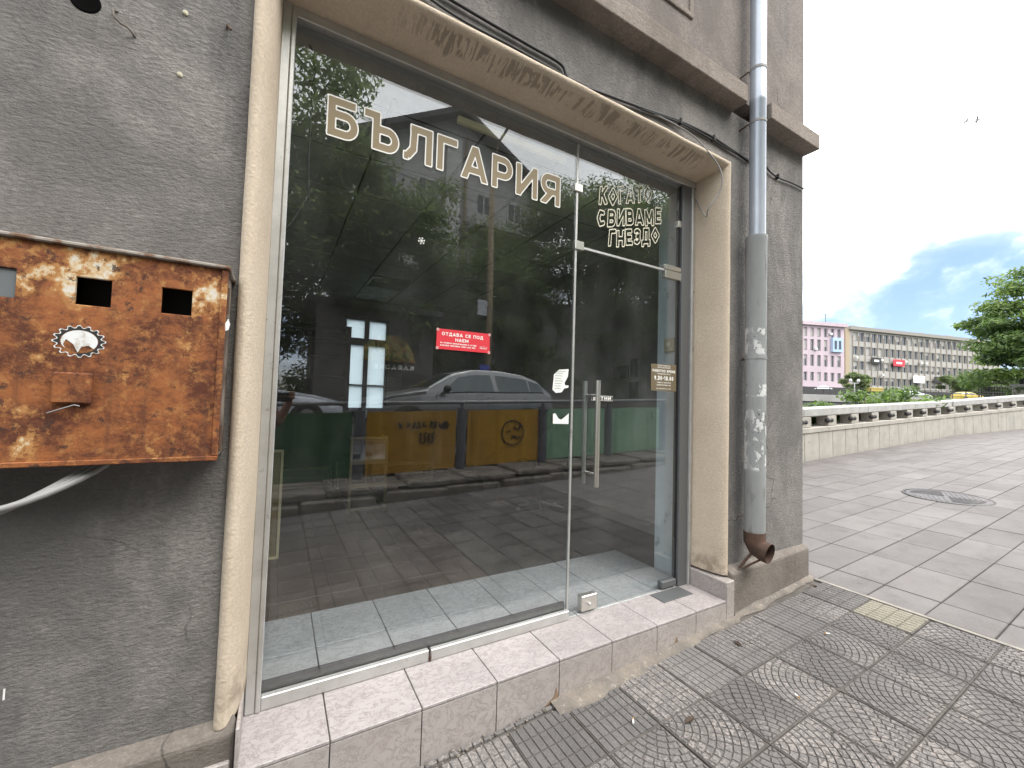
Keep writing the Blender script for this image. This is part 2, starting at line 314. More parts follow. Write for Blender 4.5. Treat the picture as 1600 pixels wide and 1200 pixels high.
m_wall = stucco('dark_grey_stucco', (.24, .228, .219), (.355, .328, .308), (.16, .154, .151), .8)
m_wall2 = stucco('pale_stucco', (.27, .235, .215), (.33, .29, .265), (.22, .2, .19), .4)
m_cornice = stucco('cornice_plaster', (.30, .255, .22), (.37, .32, .28), (.2, .175, .155), .35)
m_plinth = stucco('plinth_cement', (.24, .21, .185), (.32, .28, .245), (.16, .14, .125), .5)
def surround_mat():
    m, nt, b = newmat('cream_roughcast'); n = NT(m); v = n.pos('P'); x, y, z = n.xyz(v)
    col = n.mix(n.ramp(n.noise(v, 2.5, 7), .35, .7), (.68, .575, .455), (.60, .50, .39)); col = n.mix(n.ramp(n.noise(v, 90, 5, .7), .35, .7, 0., .5), n.scale(col, .8), n.scale(col, 1.12))
    # finger-like grime combed down the round nose of the head moulding
    wob = n.noise(n.pos('P', (1, .01, .01)), 7, 5); wob2 = n.noise(n.pos('P', (1, .01, .01), loc=(9, 0, 0)), 16, 5); st = n.noise(n.pos('P', (1, .16, .16), rot=(0, 0, .35)), 40, 4, .5, 1.2)
    lo_ = n.math('ADD', n.math('MULTIPLY', wob, .06), 1.645); hi_ = n.math('ADD', n.math('MULTIPLY', wob2, .15), 1.685)
    band = n.math('MULTIPLY', n.ramp(y, n.math('SUBTRACT', lo_, .008), n.math('ADD', lo_, .006)), n.ramp(y, n.math('ADD', hi_, .012), n.math('SUBTRACT', hi_, .012)))
    band = n.math('MULTIPLY', band, n.math('MULTIPLY', n.ramp(z, 1.58, 1.595), n.math('MULTIPLY', n.ramp(x, .25, .6), n.ramp(x, 2.5, 2.2))))
    col = n.mix(n.math('MULTIPLY', band, n.ramp(n.math('ADD', st, n.math('MULTIPLY', n.math('SUBTRACT', n.noise(v, 14, 4), .5), .35)), .475, .525, 0., .68)), col, (.24, .195, .155))
    col = n.mix(n.math('MULTIPLY', n.ramp(z, 1.5, 1.6), n.ramp(n.noise(n.pos('P', (.6, 1, 3)), 5, 6), .5, .75, 0., .4)), col, (.36, .29, .21))
    col = n.mix(n.math('MULTIPLY', n.ramp(z, -.85, -1.1), n.ramp(n.noise(v, 9, 6), .4, .62)), col, (.27, .215, .165))
    n.set(b.inputs['Base Color'], col); b.inputs['Roughness'].default_value = .95; b.inputs['Specular IOR Level'].default_value = .2
    n.L.new(n.bump(n.math('ADD', n.noise(n.pos('P', (1, 1, 1.3)), 85, 5, .65), n.math('MULTIPLY', band, n.math('MULTIPLY', st, 1.5))), .55, .008), b.inputs['Normal']); return m
m_surr = surround_mat()
m_rust = rust_mat(); m_rustdark = M('rusty_iron', (.05, .03, .022), (.09, .05, .033), rough=.9, sc=14, bump=.5)
m_alu = M('brushed_aluminium', (.56, .555, .54), (.48, .475, .46), rough=.42, metal=.55, sc=8, c3=(.3, .28, .25), sc3=22, lo3=.62, hi3=.75)
m_aludark = M('grey_aluminium', (.15, .155, .16), rough=.45, metal=.4)
m_steel = M('satin_steel', (.62, .6, .56), rough=.3, metal=.9)
m_glass = glass_mat('window_glass'); m_conduit = M('grey_conduit', (.25, .245, .24), rough=.5); m_edge = M('glass_edge', (.5, .58, .55), rough=.25)
m_black = M('black_rubber', (.012, .012, .013), rough=.6); m_hole = M('dark_void', (.006, .006, .006), rough=1, spec=0)
m_tile_out = marble('pink_marble_tile', (.35, .318, .314), (.40, .364, .36), (.22, .19, .19), .4)
m_tile_riser = marble('riser_tile', (.35, .315, .30), (.39, .352, .335), (.24, .21, .20), .5)
m_tile_in = marble('inner_tile', (.43, .43, .425), (.50, .50, .50), (.27, .265, .265), .35)
m_grout = M('grout', (.20, .175, .155), (.12, .105, .095), rough=.95, sc=20)
m_gold = M('gold_vinyl', (.225, .168, .085), rough=.5); m_white = M('white_vinyl', (.80, .79, .75), rough=.5); m_cream = M('cream_vinyl', (.70, .66, .52), rough=.5)
m_paver = paver('grey_paver', (.135, .126, .122), (.18, .168, .162), (.38, .335, .31), .62); m_paverfan = paver('fan_paver', (.148, .138, .133), (.19, .177, .17), (.40, .35, .322), .68)
m_paveryel = paver('yellow_paver', (.185, .168, .13), (.225, .205, .16), (.34, .31, .26), .4); m_groove = M('joint_dirt', (.075, .066, .06), (.11, .098, .088), rough=1, sc=25)
m_slab = M('smooth_slab', (.142, .127, .122), (.172, .157, .151), rough=.8, sc=2.2, rand=.13, c3=(.11, .099, .095), sc3=5, lo3=.52, hi3=.8, bump=.25, bsc=90, bd=.003)
def slab_dirt(m):
    n = NT(m); b = n.N['Principled BSDF']; src = b.inputs['Base Color'].links[0].from_socket; v = n.pos('P')
    col = n.mix(n.ramp(n.vor(n.pos('P', loc=(.3, .9, 0)), 2.3), .03, .04, .6, 0.), src, (.06, .055, .052)); col = n.mix(n.ramp(n.noise(n.pos('P', (1, 2.5, 1)), 1.3, 9, .72), .5, .72, 0., .55), col, (.105, .094, .086)); col = n.mix(n.ramp(n.noise(v, 75, 4, .7), .4, .7, 0., .35), n.scale(col, .85), n.scale(col, 1.2)); n.set(b.inputs['Base Color'], col)
slab_dirt(m_slab)
m_pavebase = M('pavement_base', (.075, .066, .059), (.11, .097, .086), rough=.95, sc=7, bump=.4, bsc=50)
m_cement = M('cement_fillet', (.215, .185, .155), (.15, .132, .115), rough=.95, sc=9, c3=(.29, .26, .225), sc3=40, lo3=.56, hi3=.7, bump=1, bsc=60, bd=.01)
m_paper = M('white_paper', (.78, .78, .76), rough=.8); m_red = M('red_print', (.62, .028, .045), rough=.55)
m_black_print = M('black_print', (.02, .02, .02), rough=.7); m_brown = M('bronze_plate', (.16, .125, .075), rough=.5)

# ------------------------------------------------------------------ lettering (stroke glyphs, contoured to real outlines)
def glyph(ch, s):
    m = s/2; S = []; A = []
    V = lambda x, a=0, b=1: S.append((x, a, x, b)); H = lambda y, a, b: S.append((a, y, b, y)); D = lambda *p: S.append(p)
    def bowl(x0, yb, yt, w, mir=0):
        ry = (yt-yb)/2; rx = min(ry, w*.45); c = w-m-rx
        if mir: H(yb, W-c, W-x0); H(yt, W-c, W-x0); A.append((W-c, (yb+yt)/2, rx, ry, 90, 270))
        else: H(yb, x0, c); H(yt, x0, c); A.append((c, (yb+yt)/2, rx, ry, -90, 90))
    W = .8; lo = 0
    if ch == ' ': return .45, [], [], 0
    if ch == 'А' or ch == 'A': W = .95; D(.08, -.05, .475, 1.02); D(.87, -.05, .475, 1.02); H(.28, .2, .75)
    elif ch == 'Б': V(m); H(1-m, 0, .72); bowl(0, m, .58, W)
    elif ch == 'В' or ch == 'B': V(m); bowl(0, m, .52, W); bowl(0, .52, 1-m, W*.95)
    elif ch == 'Г': W = .66; V(m); H(1-m, 0, W)
    elif ch == 'Д': W = .95; lo = -.18; H(1-m, .2, W-.12); V(W-.12-m); D(.2+m, 1, .14+m, .05); H(m, 0, W); V(m*.9, -.18, s); V(W-m*.9, -.18, s)
    elif ch == 'Е' or ch == 'E': W = .7; V(m); H(1-m, 0, W); H(.5, 0, W*.92); H(m, 0, W)
    elif ch == 'Ж': W = 1.1; V(W/2); D(.05, 1, W-.05, 0); D(.05, 0, W-.05, 1)
    elif ch == 'З': W = .7; A.append((.32, .74-m/2, .38-m, .26-m/2+.02, -90, 140)); A.append((.32, .26+m/2, .38-m, .26-m/2+.02, -140, 90))
    elif ch == 'И': W = .88; V(m); V(W-m); D(m, .06, W-m, .94)
    elif ch == 'К' or ch == 'K': W = .82; V(m); D(m, .42, W-.06, 1.04); D(.3, .58, W-.03, -.04)
    elif ch == 'Л': W = .88; H(1-m, .2, W); V(W-m); D(.22+m, 1, .19+m, .3); D(.20+m, .34, .1, m); H(m, 0, .12)
    elif ch == 'М': W = 1.0; V(m); V(W-m); D(m, .98, W/2, .2); D(W-m, .98, W/2, .2)
    elif ch == 'Н': W = .85; V(m); V(W-m); H(.5, 0, W)
    elif ch == 'О' or ch == 'O' or ch == '0': W = .95 if ch != '0' else .68; A.append((W/2, .5, W/2-m, .5-m, 0, 360))
    elif ch == 'П': W = .85; V(m); V(W-m); H(1-m, 0, W)
    elif ch == 'Р' or ch == 'P': W = .78; V(m); bowl(0, .4, 1-m, W)
    elif ch == 'R': W = .82; V(m); bowl(0, .42, 1-m, W); D(.35, .42, W-.04, -.04)
    elif ch == 'С': W = .85; A.append((W/2, .5, W/2-m, .5-m, 50, 310))
    elif ch == 'Т': W = .8; H(1-m, 0, W); V(W/2)
    elif ch == 'У': W = .85; D(.05, 1.03, W/2+.03, .32); D(W-.05, 1.03, .3, 0); H(m, .08, .32)
    elif ch == 'Ф': W = 1.0; V(W/2); A.append((W/2, .55, W/2-m, .32, 0, 360))
    elif ch == 'Ц': W = .9; lo = -.18; V(m); V(W-.12-m); H(m, 0, W); V(W-m*.8, -.18, m)
    elif ch == 'Ч': W = .8; V(W-m); V(m, .55, 1); H(.45, .05, W)
    elif ch == 'Ъ': W = 1.0; H(1-m, 0, .3+m); V(.25+m); bowl(.25, m, .56, W)
    elif ch == 'Я': W = .84; V(W-m); bowl(0, .42, 1-m, W, 1); D(.06, -.04, .5, .45)
    elif ch == '1': W = .45; V(W-m-.05); D(.02, .72, W-m, 1)
    elif ch == '2': W = .65; A.append((W/2, .7, W/2-m, .3-m, -30, 170)); D(W-m-.02, .6, .06, m*1.3); H(m, 0, W)
    elif ch == '3': return glyph('З', s)
    elif ch == '8': W = .68; A.append((W/2, .73, W/2-m-.03, .27-m, 0, 360)); A.append((W/2, .27, W/2-m, .29-m, 0, 360))
    elif ch == '9': W = .68; A.append((W/2, .68, W/2-m, .32-m, 0, 360)); D(W-m, .7, W*.45, 0)
    elif ch == '.': W = .25; H(m, .02, .02+s)
    elif ch == '-': W = .5; H(.5, .05, .45)
    elif ch == ':': W = .25; H(m, .02, .02+s); H(.6, .02, .02+s)
    else: V(m); V(W-m)
    return W, S, A, lo
ARC_N = [28]
def glyph_polys(ch, s, lo_b, hi_b, res):
    """filled polygons of the band lo_b < distance < hi_b round the glyph's edge (negative = inside)"""
    W, S, A, lo = glyph(ch, s)
    if not S and not A: return W, []
    h = 1./res; pad = max(hi_b, 0)+h; xs = np.arange(-pad, W+pad+h, h); ys = np.arange(lo-pad, 1+pad+h, h); X, Y = np.meshgrid(xs, ys, indexing='ij')
    d = np.full(X.shape, 9.)
    for x0, y0, x1, y1 in S:
        L = math.hypot(x1-x0, y1-y0); ux, uy = (x1-x0)/L, (y1-y0)/L; px = X-(x0+x1)/2; py = Y-(y0+y1)/2
        a = np.abs(px*ux+py*uy)-L/2; b = np.abs(-px*uy+py*ux)-s/2; d = np.minimum(d, np.maximum(a, b)+np.hypot(np.maximum(a, 0), np.maximum(b, 0))-np.maximum(np.maximum(a, b), 0))
    for cx, cy, rx, ry, a0, a1 in A:
        t = np.radians(np.linspace(a0, a1, ARC_N[0] if res > 20 else 14)); px = cx+rx*np.cos(t); py = cy+ry*np.sin(t)
        for i in range(len(t)-1):
            ex, ey = px[i+1]-px[i], py[i+1]-py[i]; q = np.clip(((X-px[i])*ex+(Y-py[i])*ey)/(ex*ex+ey*ey), 0, 1)
            d = np.minimum(d, np.hypot(X-px[i]-q*ex, Y-py[i]-q*ey)-s/2)
    d = np.maximum(d, np.maximum(lo-Y, Y-1)); out = []
    def clip(P, f):
        R = []
        for i in range(len(P)):
            a, b = P[i], P[(i+1) % len(P)]; fa, fb = f(a[2]), f(b[2])
            if fa <= 0: R.append(a)
            if fa*fb < 0: t = fa/(fa-fb); R.append(tuple(a[k]+t*(b[k]-a[k]) for k in range(3)))
        return R
    for i in range(len(xs)-1):
        for j in range(len(ys)-1):
            c = (d[i, j], d[i+1, j], d[i+1, j+1], d[i, j+1]); mn, mxx = min(c), max(c)
            if mn >= hi_b or mxx <= lo_b: continue
            P = [(xs[i], ys[j], c[0]), (xs[i+1], ys[j], c[1]), (xs[i+1], ys[j+1], c[2]), (xs[i], ys[j+1], c[3])]
            if mxx > hi_b: P = clip(P, lambda q: q-hi_b)
            if len(P) > 2 and mn < lo_b: P = clip(P, lambda q: lo_b-q)
            if len(P) > 2: out.append([(p[0], p[1]) for p in P])
    return W, out
def text_width(t, s, gap): return sum(glyph(c, s)[0]+gap for c in t)-gap
def put_text(mb, t, o, size, s=.18, gap=.16, lo_b=-9, hi_b=0., res=14, sx=1., ux=(1, 0, 0), uz=(0, 0, 1), align=0.):
    """flat text on a plane (one sheet of real outlines)"""
    ux, uz, o = Vector(ux), Vector(uz), Vector(o); x = -align*text_width(t, s, gap)*sx
    for c in t:
        W, P = glyph_polys(c, s, lo_b, hi_b, res)
        for p in P: mb.add([o+ux*(size*(x+q[0]*sx))+uz*(size*q[1]) for q in p], [tuple(range(len(p)))])
        x += (W+gap)*sx
    return x

# ------------------------------------------------------------------ the corner building
WY = 1.69; ZS = -1.216; ZF = -1.40; ZC = 1.76; XC = 3.62
gz = lambda x: -1.452+.043*x                    # the pavement climbs gently to the right
SLOPE = -math.atan(.043)
bld = thing('corner_building', 'grey stucco corner building with a cream framed shop opening and a stone ledge above', 'building', (1.2, WY, -1.4))
w = MB(); w.wall([-5, -.10, 2.58, XC], [-2, -1.5, 1.64, 2.06], [(1, 1)], WY, WY+.22)
part('facade_wall', w, m_wall, bld)
w = MB(); w.box(-5, WY-.004, 2.18, XC+.004, WY+.22, 8); part('upper_wall', w, m_wall2, bld)
w = MB(); w.box(XC-.22, WY+.221, -2, XC, 8.0, 8); w.box(-5, WY+.221, -2, -4.8, 8.0, 8); w.box(-4.799, 7.9, -2, -1.62, 8.0, 8); w.box(-1.619, 7.9, 1.981, XC-.221, 8.0, 8); part('side_wall', w, m_wall, bld)
w = MB(); w.box(-4.79, WY+.23, 7.7, XC-.23, 7.89, 7.9); part('roof', w, m_wall2, bld)
for x0, x1 in ((-5, 2.665), (2.955, XC+.02)):
    w = MB(); w.box(x0, 1.578, 2.06, x1, WY+.05, 2.178); part('cornice', w, m_cornice, bld, bev=.006)
w = MB()                                         # sunk panel frame under the upper windows
def ring_panel(x0, x1, z0, z1, t, y0, y1): w.wall([x0, x0+t, x1-t, x1], [z0, z0+t, z1-t, z1], [(1, 1)], y0, y1)
ring_panel(1.72, 2.225, 2.50, 3.6, .035, WY-.016, WY-.002); part('panel_frame', w, m_cornice, bld, bev=.006)
# cream surround: one swept profile (splayed reveal + round nose), mitred at the two top corners
prof = [(0, 1.94)]+[(.062-.062*math.cos(t), 1.905-.255*math.sin(t)) for t in (math.pi/2*k/11 for k in range(12))]+[(.074, 1.655), (.081, 1.67), (.084, 1.72)]
w = MB(); rings = []
for kx, kz in (((-.05, -1), None), ((-.05, -1), 1), ((2.53, 1), 1), ((2.53, 1), None)):
    zb = -1.095 if kx[1] < 0 else -1.09
    rings.append([(kx[0]+kx[1]*o, y, zb if kz is None else 1.59+o) for o, y in prof])
sub = [rings[0]]
for a, b, n in ((rings[0], rings[1], 24), (rings[1], rings[2], 30), (rings[2], rings[3], 24)):
    for i in range(1, n+1):
        q = i/n; sub.append([tuple(Vector(p).lerp(Vector(r), q)+Vector((mnoise.noise(Vector((p[0]+i*.4, p[2], j*.2)))*.002, mnoise.noise(Vector((i*.3, j*.2, 3)))*.003, mnoise.noise(Vector((i*.5, 9, j*.3)))*.0035 if 0 < i < n else 0)) if 0 < q < 1 else r) for j, (p, r) in enumerate(zip(a, b))])
w.loft(sub, True); part('window_surround', w, m_surr, bld, shp=50)
# plinths
w = MB(); pr = [(-2, 0), (-1.075, 0), (-1.045, .03)]
def plinth(x0, x1, ya, yb, zt):
    a = [(x0, ya, -2), (x0, ya, zt-.035), (x0, WY-.001, zt), (x0, WY-.001, -2)]; b = [(x1, yb, -2), (x1, yb, zt-.035), (x1, WY-.001, zt), (x1, WY-.001, -2)]
    w.loft([a, b])
plinth(2.606, XC+.028, 1.622, 1.655, -1.04); part('plinth', w, m_plinth, bld, bev=.012)
w = MB(); plinth(-5, -.0675, 1.64, 1.64, -1.075); part('plinth', w, m_plinth, bld, bev=.012)
part('side_plinth', MB().cbox(XC+.001, WY+.0, -2, XC+.026, 8, -1.05, .01), m_plinth, bld)
w = MB(); w.cbox(2.517, 1.606, -1.6, 2.604, 1.9, -1.105, .006); part('stone_block', w, m_tile_riser, bld)
w = MB(); w.cbox(-.168, 1.628, -1.6, -.078, 1.70, -1.19, .004); part('stone_block', w, m_tile_riser, bld)
# doorstep: base, tiles on top, riser tiles
w = MB(); w.box(-.06, 1.612, -1.7, 2.516, 2.575, ZS-.013); step = part('doorstep', w, m_grout, bld)
xj = [-.058]+[.22+.3333*k for k in range(-0, 7)]+[2.514]; J = .0022
yj = [1.603, 1.888, 2.221, 2.583]
for r in range(3):
    for i in range(len(xj)-1):
        t = MB(); t.cbox(xj[i]+J, yj[r]+J, ZS-.0125, xj[i+1]-J, yj[r+1]-J, ZS+random.uniform(-.0006, .0006), .0018)
        part('tile', t, m_tile_out if r == 0 else m_tile_in, step)
for i in range(len(xj)-1):
    t = MB(); zt = ZS-.0165; x0, x1 = xj[i]+.0025, xj[i+1]-.0025; zb = gz(x0)-.03
    t.prism([(x0, zb), (x1, zb), (x1, zt), (x0, zt)], 1.6045, 1.6115); part('riser_tile', t, m_tile_riser, step)
w = MB(); w.cbox(2.519, 1.604, ZS+.001, 2.5305, 1.868, -1.128, .002); part('skirting_tile', w, m_tile_riser, bld)
w = MB(); w.cbox(-.0655, 1.615, ZS+.001, -.054, 1.868, -1.085, .002); part('skirting_tile', w, m_tile_riser, bld)
for cx, cw, ch in ((1.215, .075, .05), (2.06, .09, .035)):       # broken-off bits of riser tile show brown bedding
    pts = [(cx-cw, gz(cx)-.004), (cx-.3*cw, gz(cx)+.5*ch), (cx-.012, gz(cx)+1.25*ch), (cx+.0, gz(cx)+ch*.4), (cx+.01, gz(cx)-.004)]
    t = MB(); t.prism(pts, 1.6015, 1.6035); part('chipped_patch', t, M('tile_bedding', (.27, .18, .11), (.18, .12, .08), sc=30, bump=.6), step)

# ------------------------------------------------------------------ shop interior
m_room = M('dim_wall_paint', (.24, .225, .20), (.29, .27, .24), rough=.9, sc=2); m_ceil = M('ceiling_board', (.40, .39, .37), (.34, .33, .315), rough=.9, sc=9)
m_floor = M('brown_floor_tile', (.12, .086, .068), (.16, .12, .098), rough=.35, sc=4, rand=.12); m_bluewall = M('pale_blue_paint', (.68, .75, .77), (.60, .68, .71), rough=.75, sc=3, c3=(.30, .36, .38), sc3=9, lo3=.6, hi3=.75)
RX0, RX1, RY1 = -1.6, 3.39, 7.9
w = MB(); w.box(RX0-.1, WY+.23, ZF, RX0, RY1+.1, ZC+.2); part('room_wall', w, m_room, bld)
w = MB(); w.box(RX1, WY+.23, ZF, RX1+.004, RY1+.1, ZC+.2); part('room_wall', w, m_room, bld)
WX0, WX1, WZ0, WZ1 = .98, 1.78, -.26, 1.44
w = MB(); w.wall([RX0, WX0, WX1, RX1], [ZF, WZ0, WZ1, ZC+.2], [(1, 1)], RY1, RY1+.1); part('room_wall', w, m_room, bld)
w = MB(); w.box(RX0+.001, 1.935, ZF, -.105, 2.19, ZC+.2); part('jamb_wall', w, m_room, bld)
w = MB(); w.box(2.5305, 1.935, ZF, RX1-.001, 2.19, ZC+.2); part('jamb_wall', w, m_bluewall, bld)
w = MB(); w.box(-.104, 1.935, 1.60, 2.53, 2.19, ZC+.2); part('lintel', w, m_ceil, bld)
w = MB(); w.box(RX0-.1, 1.935, ZC+.03, RX1, RY1+.1, ZC+.06); ceil = part('ceiling', w, m_black, bld)
pm = MB().cbox(-.292, -.292, -.01, .292, .292, 0, .006).mesh('ceiling_panel', m_ceil)
fx = {(5, 3), (5, 7), (2, 3), (2, 7)}            # cells left for the louvred light fixtures
for i in range(9):
    for k in range(10):
        if (i, k) in fx: continue
        p = part('ceiling_panel', pm, None, ceil); p.location = (RX0-.28+.3+.6*i, 1.94+.3+.6*k, ZC+.012)
m_fix = M('grey_louvre', (.10, .105, .09), rough=.35)
for n_, (i, k) in enumerate(sorted(fx)):
    cx, cy = RX0+.02+.6*i, 2.24+.6*k
    lf = thing('ceiling_light', ['unlit square louvred ceiling light at the back left of the shop', 'unlit square louvred ceiling light at the front left of the shop', 'unlit square louvred ceiling light behind the middle of the window lettering', 'unlit square louvred ceiling light deep at the back of the shop'][[1, 0, 2, 3][n_]], 'ceiling light', (cx, cy, ZC), 'louvred lights in the shop ceiling')
    w = MB(); w.wall([cx-.295, cx-.27, cx+.27, cx+.295], [cy-.295, cy-.27, cy+.27, cy+.295], [(1, 1)], -.02, .03); w.v = [(x, z, ZC+y) for x, y, z in w.v]; part('frame', w, m_fix, lf)
    for q in range(9):
        w = MB(); yy = cy-.24+.06*q; w.box(cx-.27, yy-.003, ZC-.015, cx+.27, yy+.003, ZC+.025); part('louvre', w, m_fix, lf)
    for q in range(4):
        w = MB(); xx = cx-.2+.133*q; w.cyl((xx, cy-.26, ZC+.03-.0), (xx, cy+.26, ZC+.03), .012, 8); part('lamp_tube', w, m_paper, lf)
sf = struct('shop_floor', MB().box(RX0, 2.19, ZF-.1, RX1, RY1, ZF-.008), m_grout)
tm = MB().cbox(-.1645, -.1645, -.008, .1645, .1645, 0, .0015).mesh('floor_tile', m_floor)
for i in range(15):
    for k in range(17):
        x, y = RX0+.1667+.3333*i, 2.36+.3333*k
        if x < 2.45 and x > -.05 and y < 2.6: continue
        if len(sf.children) > 240: continue
        t = part('tile', tm, None, sf); t.location = (x, y, ZF)
# frosted back window
bw = thing('back_window', 'bright frosted four-pane window in the back wall of the shop', 'window', ((WX0+WX1)/2, RY1, WZ0))
m_winf = M('dark_window_frame', (.035, .032, .03), rough=.5)
def frosted():
    m, nt, b = newmat('frosted_glass'); n = NT(m); v = n.pos('P', (1, 1, 1)); wv = n.N.new('ShaderNodeTexWave'); wv.bands_direction = 'X'; wv.inputs['Scale'].default_value = 6; wv.inputs['Distortion'].default_value = 2; n.L.new(v, wv.inputs[0])
    n.set(b.inputs['Base Color'], n.mix(wv.outputs[1], (.72, .80, .82), (.86, .9, .9))); b.inputs['Roughness'].default_value = .6
    tl = n.N.new('ShaderNodeBsdfTranslucent'); tl.inputs[0].default_value = (.86, .92, .93, 1); mx = n.N.new('ShaderNodeMixShader'); mx.inputs[0].default_value = .9
    n.L.new(b.outputs[0], mx.inputs[1]); n.L.new(tl.outputs[0], mx.inputs[2]); n.L.new(mx.outputs[0], n.N['Material Output'].inputs[0]); return m
m_frost = frosted()
w = MB(); w.wall([WX0, WX0+.05, 1.345, 1.425, WX1-.05, WX1], [WZ0, WZ0+.05, .19, .215, .93, 1.06, WZ1-.05, WZ1], [(1, 1), (1, 3), (1, 5), (3, 1), (3, 3), (3, 5)], RY1-.03, RY1+.05); part('frame', w, m_winf, bw)
for a, b in ((WX0+.05, 1.345), (1.425, WX1-.05)):
    for c, d in ((WZ0+.05, .19), (.215, .93), (1.06, WZ1-.05)):
        w = MB(); w.box(a, RY1+.0, c, b, RY1+.006, d); part('pane', w, m_frost, bw)
w = MB(); w.cbox(WX0-.06, RY1-.12, WZ0-.05, WX1+.06, RY1-.031, WZ0-.005, .005); part('sill', w, m_room, bw)
for q in range(5):                               # window bars outside
    w = MB(); x = WX0+.1+.15*q; w.cyl((x, RY1+.2, WZ0), (x, RY1+.2, WZ1), .008, 6); part('bar', w, m_winf, bw)
# black shelving on the left
m_shelf = M('black_lacquer', (.008, .008, .008), rough=.45); m_shelfe = M('shelf_edge', (.17, .16, .14), rough=.5)
sh = thing('shelf_unit', 'tall black shelf unit against the back wall of the shop beside the bright window', 'shelf', (.2, 7.4, ZF))
X0, X1 = -1.3, 1.06
w = MB(); w.box(X0, 7.86, ZF, X1, 7.88, 1.12); part('back_panel', w, m_shelf, sh)
for x in (X0, -.12, X1-.03): w = MB(); w.box(x, 7.45, ZF, x+.03, 7.859, 1.15); part('side_panel', w, m_shelf, sh)
for z in (-1.3, -.82, -.45, -.05, .30, .63, .93): 
    w = MB(); w.box(X0+.031, 7.46, z, X1-.031, 7.858, z+.025); s_ = part('shelf', w, m_shelf, sh)
    w = MB(); w.box(X0+.031, 7.452, z, X1-.031, 7.459, z+.025); part('edge_strip', w, m_shelfe, s_)
w = MB(); w.box(X0, 7.44, 1.151, X1, 7.88, 1.18); part('top_panel', w, m_shelf, sh)
# glass showcases with gilt frames
m_gilt = M('gilt_aluminium', (.95, .84, .55), (.9, .79, .5), rough=.4, metal=0, sc=10)
def showcase(label, x0, x1, y0, y1, z1, zs):
    c = thing('showcase', label, 'display case', ((x0+x1)/2, (y0+y1)/2, ZF), 'gilt framed glass showcases'); t = .028
    for x in (x0, x1-t):
        for y in (y0, y1-t): w = MB(); w.box(x, y, ZF, x+t, y+t, z1-t); part('corner_post', w, m_gilt, c)
    w = MB()
    for z in (z1-t, ZF+.03):
        w.box(x0, y0, z, x1, y0+t, z+t); w.box(x0, y1-t, z, x1, y1, z+t); w.box(x0, y0+t, z, x0+t, y1-t, z+t); w.box(x1-t, y0+t, z, x1, y1-t, z+t)
    w.v = [(x, y, z) for x, y, z in w.v]; part('rim', w, m_gilt, c)
    for z in zs:
        w = MB(); w.box(x0+t, y0+t, z, x1-t, y1-t, z+.008); q = part('glass_shelf', w, m_glass, c)
        w = MB(); w.box(x0+t, y0-.002, z-.02, x1-t, y0+t-.002, z+.03); part('shelf_strip', w, m_gilt, q)
    w = MB(); w.box(x0+t, y0+t, z1-t*.7, x1-t, y1-t, z1-t*.3); part('top_glass', w, m_glass, c)
    w = MB(); w.box(x0+t, y0+.004, ZF+.05, x1-t, y0+.008, z1-t-.001); part('front_glass', w, m_glass, c)
    w = MB(); w.box(x0+t, y1-.012, ZF+.05, x1-t, y1-.008, z1-t-.001); part('back_board', w, m_shelf, c)
    w = MB(); w.box(x0+t, y0+t, ZF+.05, x1-t, y1-t, ZF+.06); part('base_board', w, m_shelf, c); return c
sc1 = showcase('free standing glass showcase with gilt edges in the middle of the shop floor', .79, 1.23, 5.22, 6.5, -.49, (-.80, -1.08))
sc2 = showcase('long low glass showcase with gilt edges standing behind the free standing one', -.45, .78, 6.75, 7.2, -.47, (-.8, -1.08))
sc3 = showcase('glass showcase with gilt edges to the right below the back window', 1.36, 2.35, 6.75, 7.2, -.47, (-.8, -1.08))
# gilt patterned board leaning on the left, swivel chair, thermostat, small frames
def board_mat():
    m, nt, b = newmat('gilt_lattice'); n = NT(m); ck = n.N.new('ShaderNodeTexBrick'); n.L.new(n.pos('O', (1, 1, 1), rot=(rad(90), 0, 0)), ck.inputs[0]); ck.inputs['Scale'].default_value = 22; ck.inputs['Color1'].default_value = (.42, .33, .16, 1); ck.inputs['Color2'].default_value = (.33, .25, .12, 1); ck.inputs['Mortar'].default_value = (.16, .12, .06, 1)
    n.set(b.inputs['Base Color'], ck.outputs[0]); b.inputs['Roughness'].default_value = .5; return m
lb = thing('leaning_board', 'gilt lattice board leaning just inside the left end of the shop window', 'board', (.0, 4.08, ZF))
w = MB(); w.cbox(-.30, 4.06, ZF, .055, 4.09, -.50, .003); part('panel', w, board_mat(), lb)
w = MB(); w.wall([-.32, -.30, .056, .076], [ZF, ZF+.02, -.5, -.48], [(1, 1)], 4.05, 4.1); part('border', w, m_gilt, lb)
chx, chy = 3.02, 4.45
ch = thing('swivel_chair', 'dark brown swivel chair on a five-star base standing inside behind the door handle', 'chair', (chx, chy, ZF))
m_leather = M('brown_leather', (.045, .028, .02), (.07, .045, .033), rough=.45, sc=5)
for k in range(5):
    a = rad(72*k+20); ex, ey = chx+.3*math.cos(a), chy+.3*math.sin(a)
    w = MB(); w.tube([(chx, chy, ZF+.11), (ex, ey, ZF+.075)], [.025, .017], 8); l_ = part('leg', w, m_steel, ch)
    w = MB(); w.sphere((ex, ey, ZF+.03), .03, 10, 6); part('castor', w, m_paper, l_)
w = MB(); w.cyl((chx, chy, ZF+.1), (chx, chy, ZF+.42), .025); part('gas_column', w, m_black, ch)
def pad(c, sx, sy, sz):
    r = []
    for k in range(9):
        t = -1+2*k/8; f = (1-abs(t)**4)**.5*.98+.02
        r.append([(c[0]+sx*f*math.copysign(abs(math.cos(a))**.6, math.cos(a)), c[1]+sy*f*math.copysign(abs(math.sin(a))**.6, math.sin(a)), c[2]+sz*t) for a in (2*math.pi*j/20 for j in range(20))])
    return MB().loft(r)
